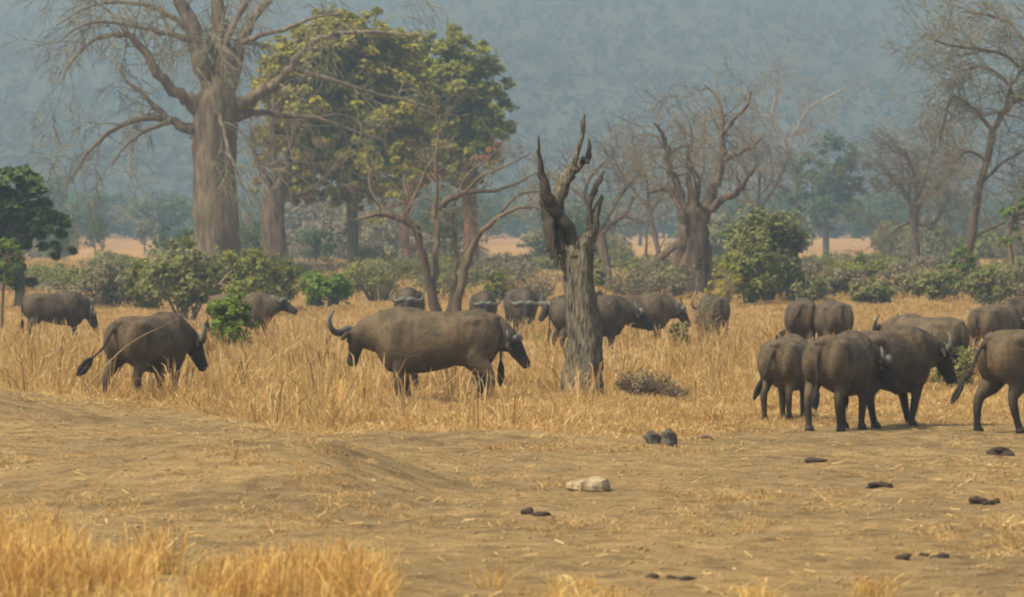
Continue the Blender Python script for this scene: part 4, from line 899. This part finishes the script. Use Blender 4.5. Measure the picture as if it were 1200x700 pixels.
d = dist_from_row(690, 574); s = d / FPX; xx = X(690, d)
rl = random.Random(12); outl = []
for k in range(13):
    a = 6.283 * k / 13; q = rl.uniform(.86, 1.08); outl.append((math.cos(a) * 27 * s * q, math.sin(a) * .24 * q))
v = [Vector((px_ * k, py_ * k, z * s)) for k, z in ((.80, -8), (1.0, -2), (.97, 3)) for px_, py_ in outl] + [Vector((px_ * k, py_ * k, (z + .10 * px_ / s + rl.uniform(-.7, .7)) * s)) for k, z in ((.86, 7.5), (.45, 9.5)) for px_, py_ in outl] + [Vector((0, 0, 10 * s))]
f = [(r_ * 13 + k, r_ * 13 + (k + 1) % 13, r_ * 13 + 13 + (k + 1) % 13, r_ * 13 + 13 + k) for r_ in range(4) for k in range(13)] + [(52 + k, 52 + (k + 1) % 13, 65) for k in range(13)]
o = new_obj('flat_rock', v, f, M['rock'], None); o.location = (xx, d, gz(xx, d) + 3.5 * s); o.rotation_euler = (R(3), R(3), 0)
tag(o, 'flat pale slab of rock lying on the bare ground', 'rock')
d = dist_from_row(774, 521); s = d / FPX; xx = X(774, d); root = empty('split_stump', (xx, d, gz(xx, d) - .03), 'short dark grey stump split in two at the grass edge', 'stump')
for sx, hgt, wd, lean in ((-8, 15, 9, -.16), (8, 17, 9.5, .14)):
    sk = Skin(); secs = []
    for t, k in ((0, 1.15), (.3, 1.02), (.6, .95), (.82, .78), (.95, .5), (1.0, .2)):
        secs.append(((sx * s + lean * t * hgt * s, .02 * math.sin(5 * t), t * (hgt + 2) * s), (wd * s * k, 0, 0), (0, wd * s * k * .9, 0)))
    sk.loft(secs, 12); v = [q + rnd3() * .013 for q in sk.v]; new_obj('stump_half', v, sk.f, M['stump'], root, True)
def dung(label, spots):
    px, py = spots[0][:2]; d = dist_from_row(px, py); xx = X(px, d)
    root = empty('dung_pile', (xx, d, gz(xx, d)), label, 'dung')
    for k, (ax, ay, w, h) in enumerate(spots):
        dd = dist_from_row(ax, ay); s = dd / FPX; x2 = X(ax, dd); rl = random.Random(int(ax * 7 + ay)); V_, F_ = [], []
        for j in range(6):                                              # crusted, broken pat: several flattened lumps run together
            q = .38 if j else .62; ox, oy = (rl.gauss(0, .26) * w * s, rl.gauss(0, .3) * w * s) if j else (0, 0)
            v, f = lump(w * s * q, w * s * q * .9, h * s * rl.uniform(.35, .62), int(ax) + 31 * j, .4, 2)
            b = len(V_); V_ += [p + Vector((ox, oy, -.006 * j)) for p in v]; F_ += [tuple(b + i for i in t) for t in f]
        o = new_obj('clod', V_, F_, M['dung'], root, True); o.location = (x2 - xx, dd - d, gz(x2, dd) - gz(xx, d) + h * s * .2)
dung('two dark dung lumps near the flat pale rock', [(617, 603, 12, 10), (634, 604, 15, 8)])
dung('row of three flattened dung lumps among short golden grass', [(766, 677, 12, 6), (787, 679, 14, 5), (806, 680, 16, 7)])
dung('low dark dung pat in front of the rear-view buffalo', [(957, 542, 20, 6)])
dung('single rounded dung lump on the open bare ground', [(1029, 571, 21, 9)])
dung('broad dark dung pat below the striding buffalo\'s hooves', [(1171, 533, 22, 10), (1182, 534, 10, 6)])
dung('dung lump with a trailing row of smaller pieces', [(1147, 590, 14, 11), (1158, 591, 12, 6), (1168, 590, 9, 6)])
dung('dark dung ball with dry crumbs scattered beside it', [(1061, 658, 13, 9), (1085, 652, 10, 4), (1102, 653, 16, 6)])
d = dist_from_row(823, 518); T = Tubes(); o0 = Vector((X(823, d), d, gz(X(823, d), d))); s = d / FPX
pp, rr = smooth_path([(-13 * s, 0, 0), (-8 * s, 0, 3 * s), (2 * s, 0, 5 * s), (9 * s, 0, 4 * s), (14 * s, 0, 0)], [.012, .025, .028, .022, .008], 4); T.tube(pp, rr, 8, .15)
o = T.build('fallen_stick', M['bark'], None, (0, 0, 0)); o.location = o0; tag(o, 'curved dark piece of dead wood lying beside the split stump', 'stick')

# ------------------------------------------------------------------ haze
hv = [(sx, sy, sz_) for sx in (-2300, 2300) for sy in (-80, 4700) for sz_ in (-1.6, 520)]
hfz = [(0, 1, 3, 2), (4, 6, 7, 5), (0, 4, 5, 1), (2, 3, 7, 6), (0, 2, 6, 4), (1, 5, 7, 3)]
hm = bpy.data.materials.new('haze'); hm.use_nodes = True; nn = hm.node_tree.nodes; nn.remove(nn['Principled BSDF'])
pv = nn.new('ShaderNodeVolumePrincipled'); pv.inputs['Color'].default_value = (.47, .66, .86, 1); pv.inputs['Density'].default_value = .00068; pv.inputs['Anisotropy'].default_value = .2
hm.node_tree.links.new(pv.outputs[0], nn['Material Output'].inputs['Volume'])
tag(new_obj('haze', hv, hfz, hm), 'thin bluish heat haze over the plain', kind='stuff')
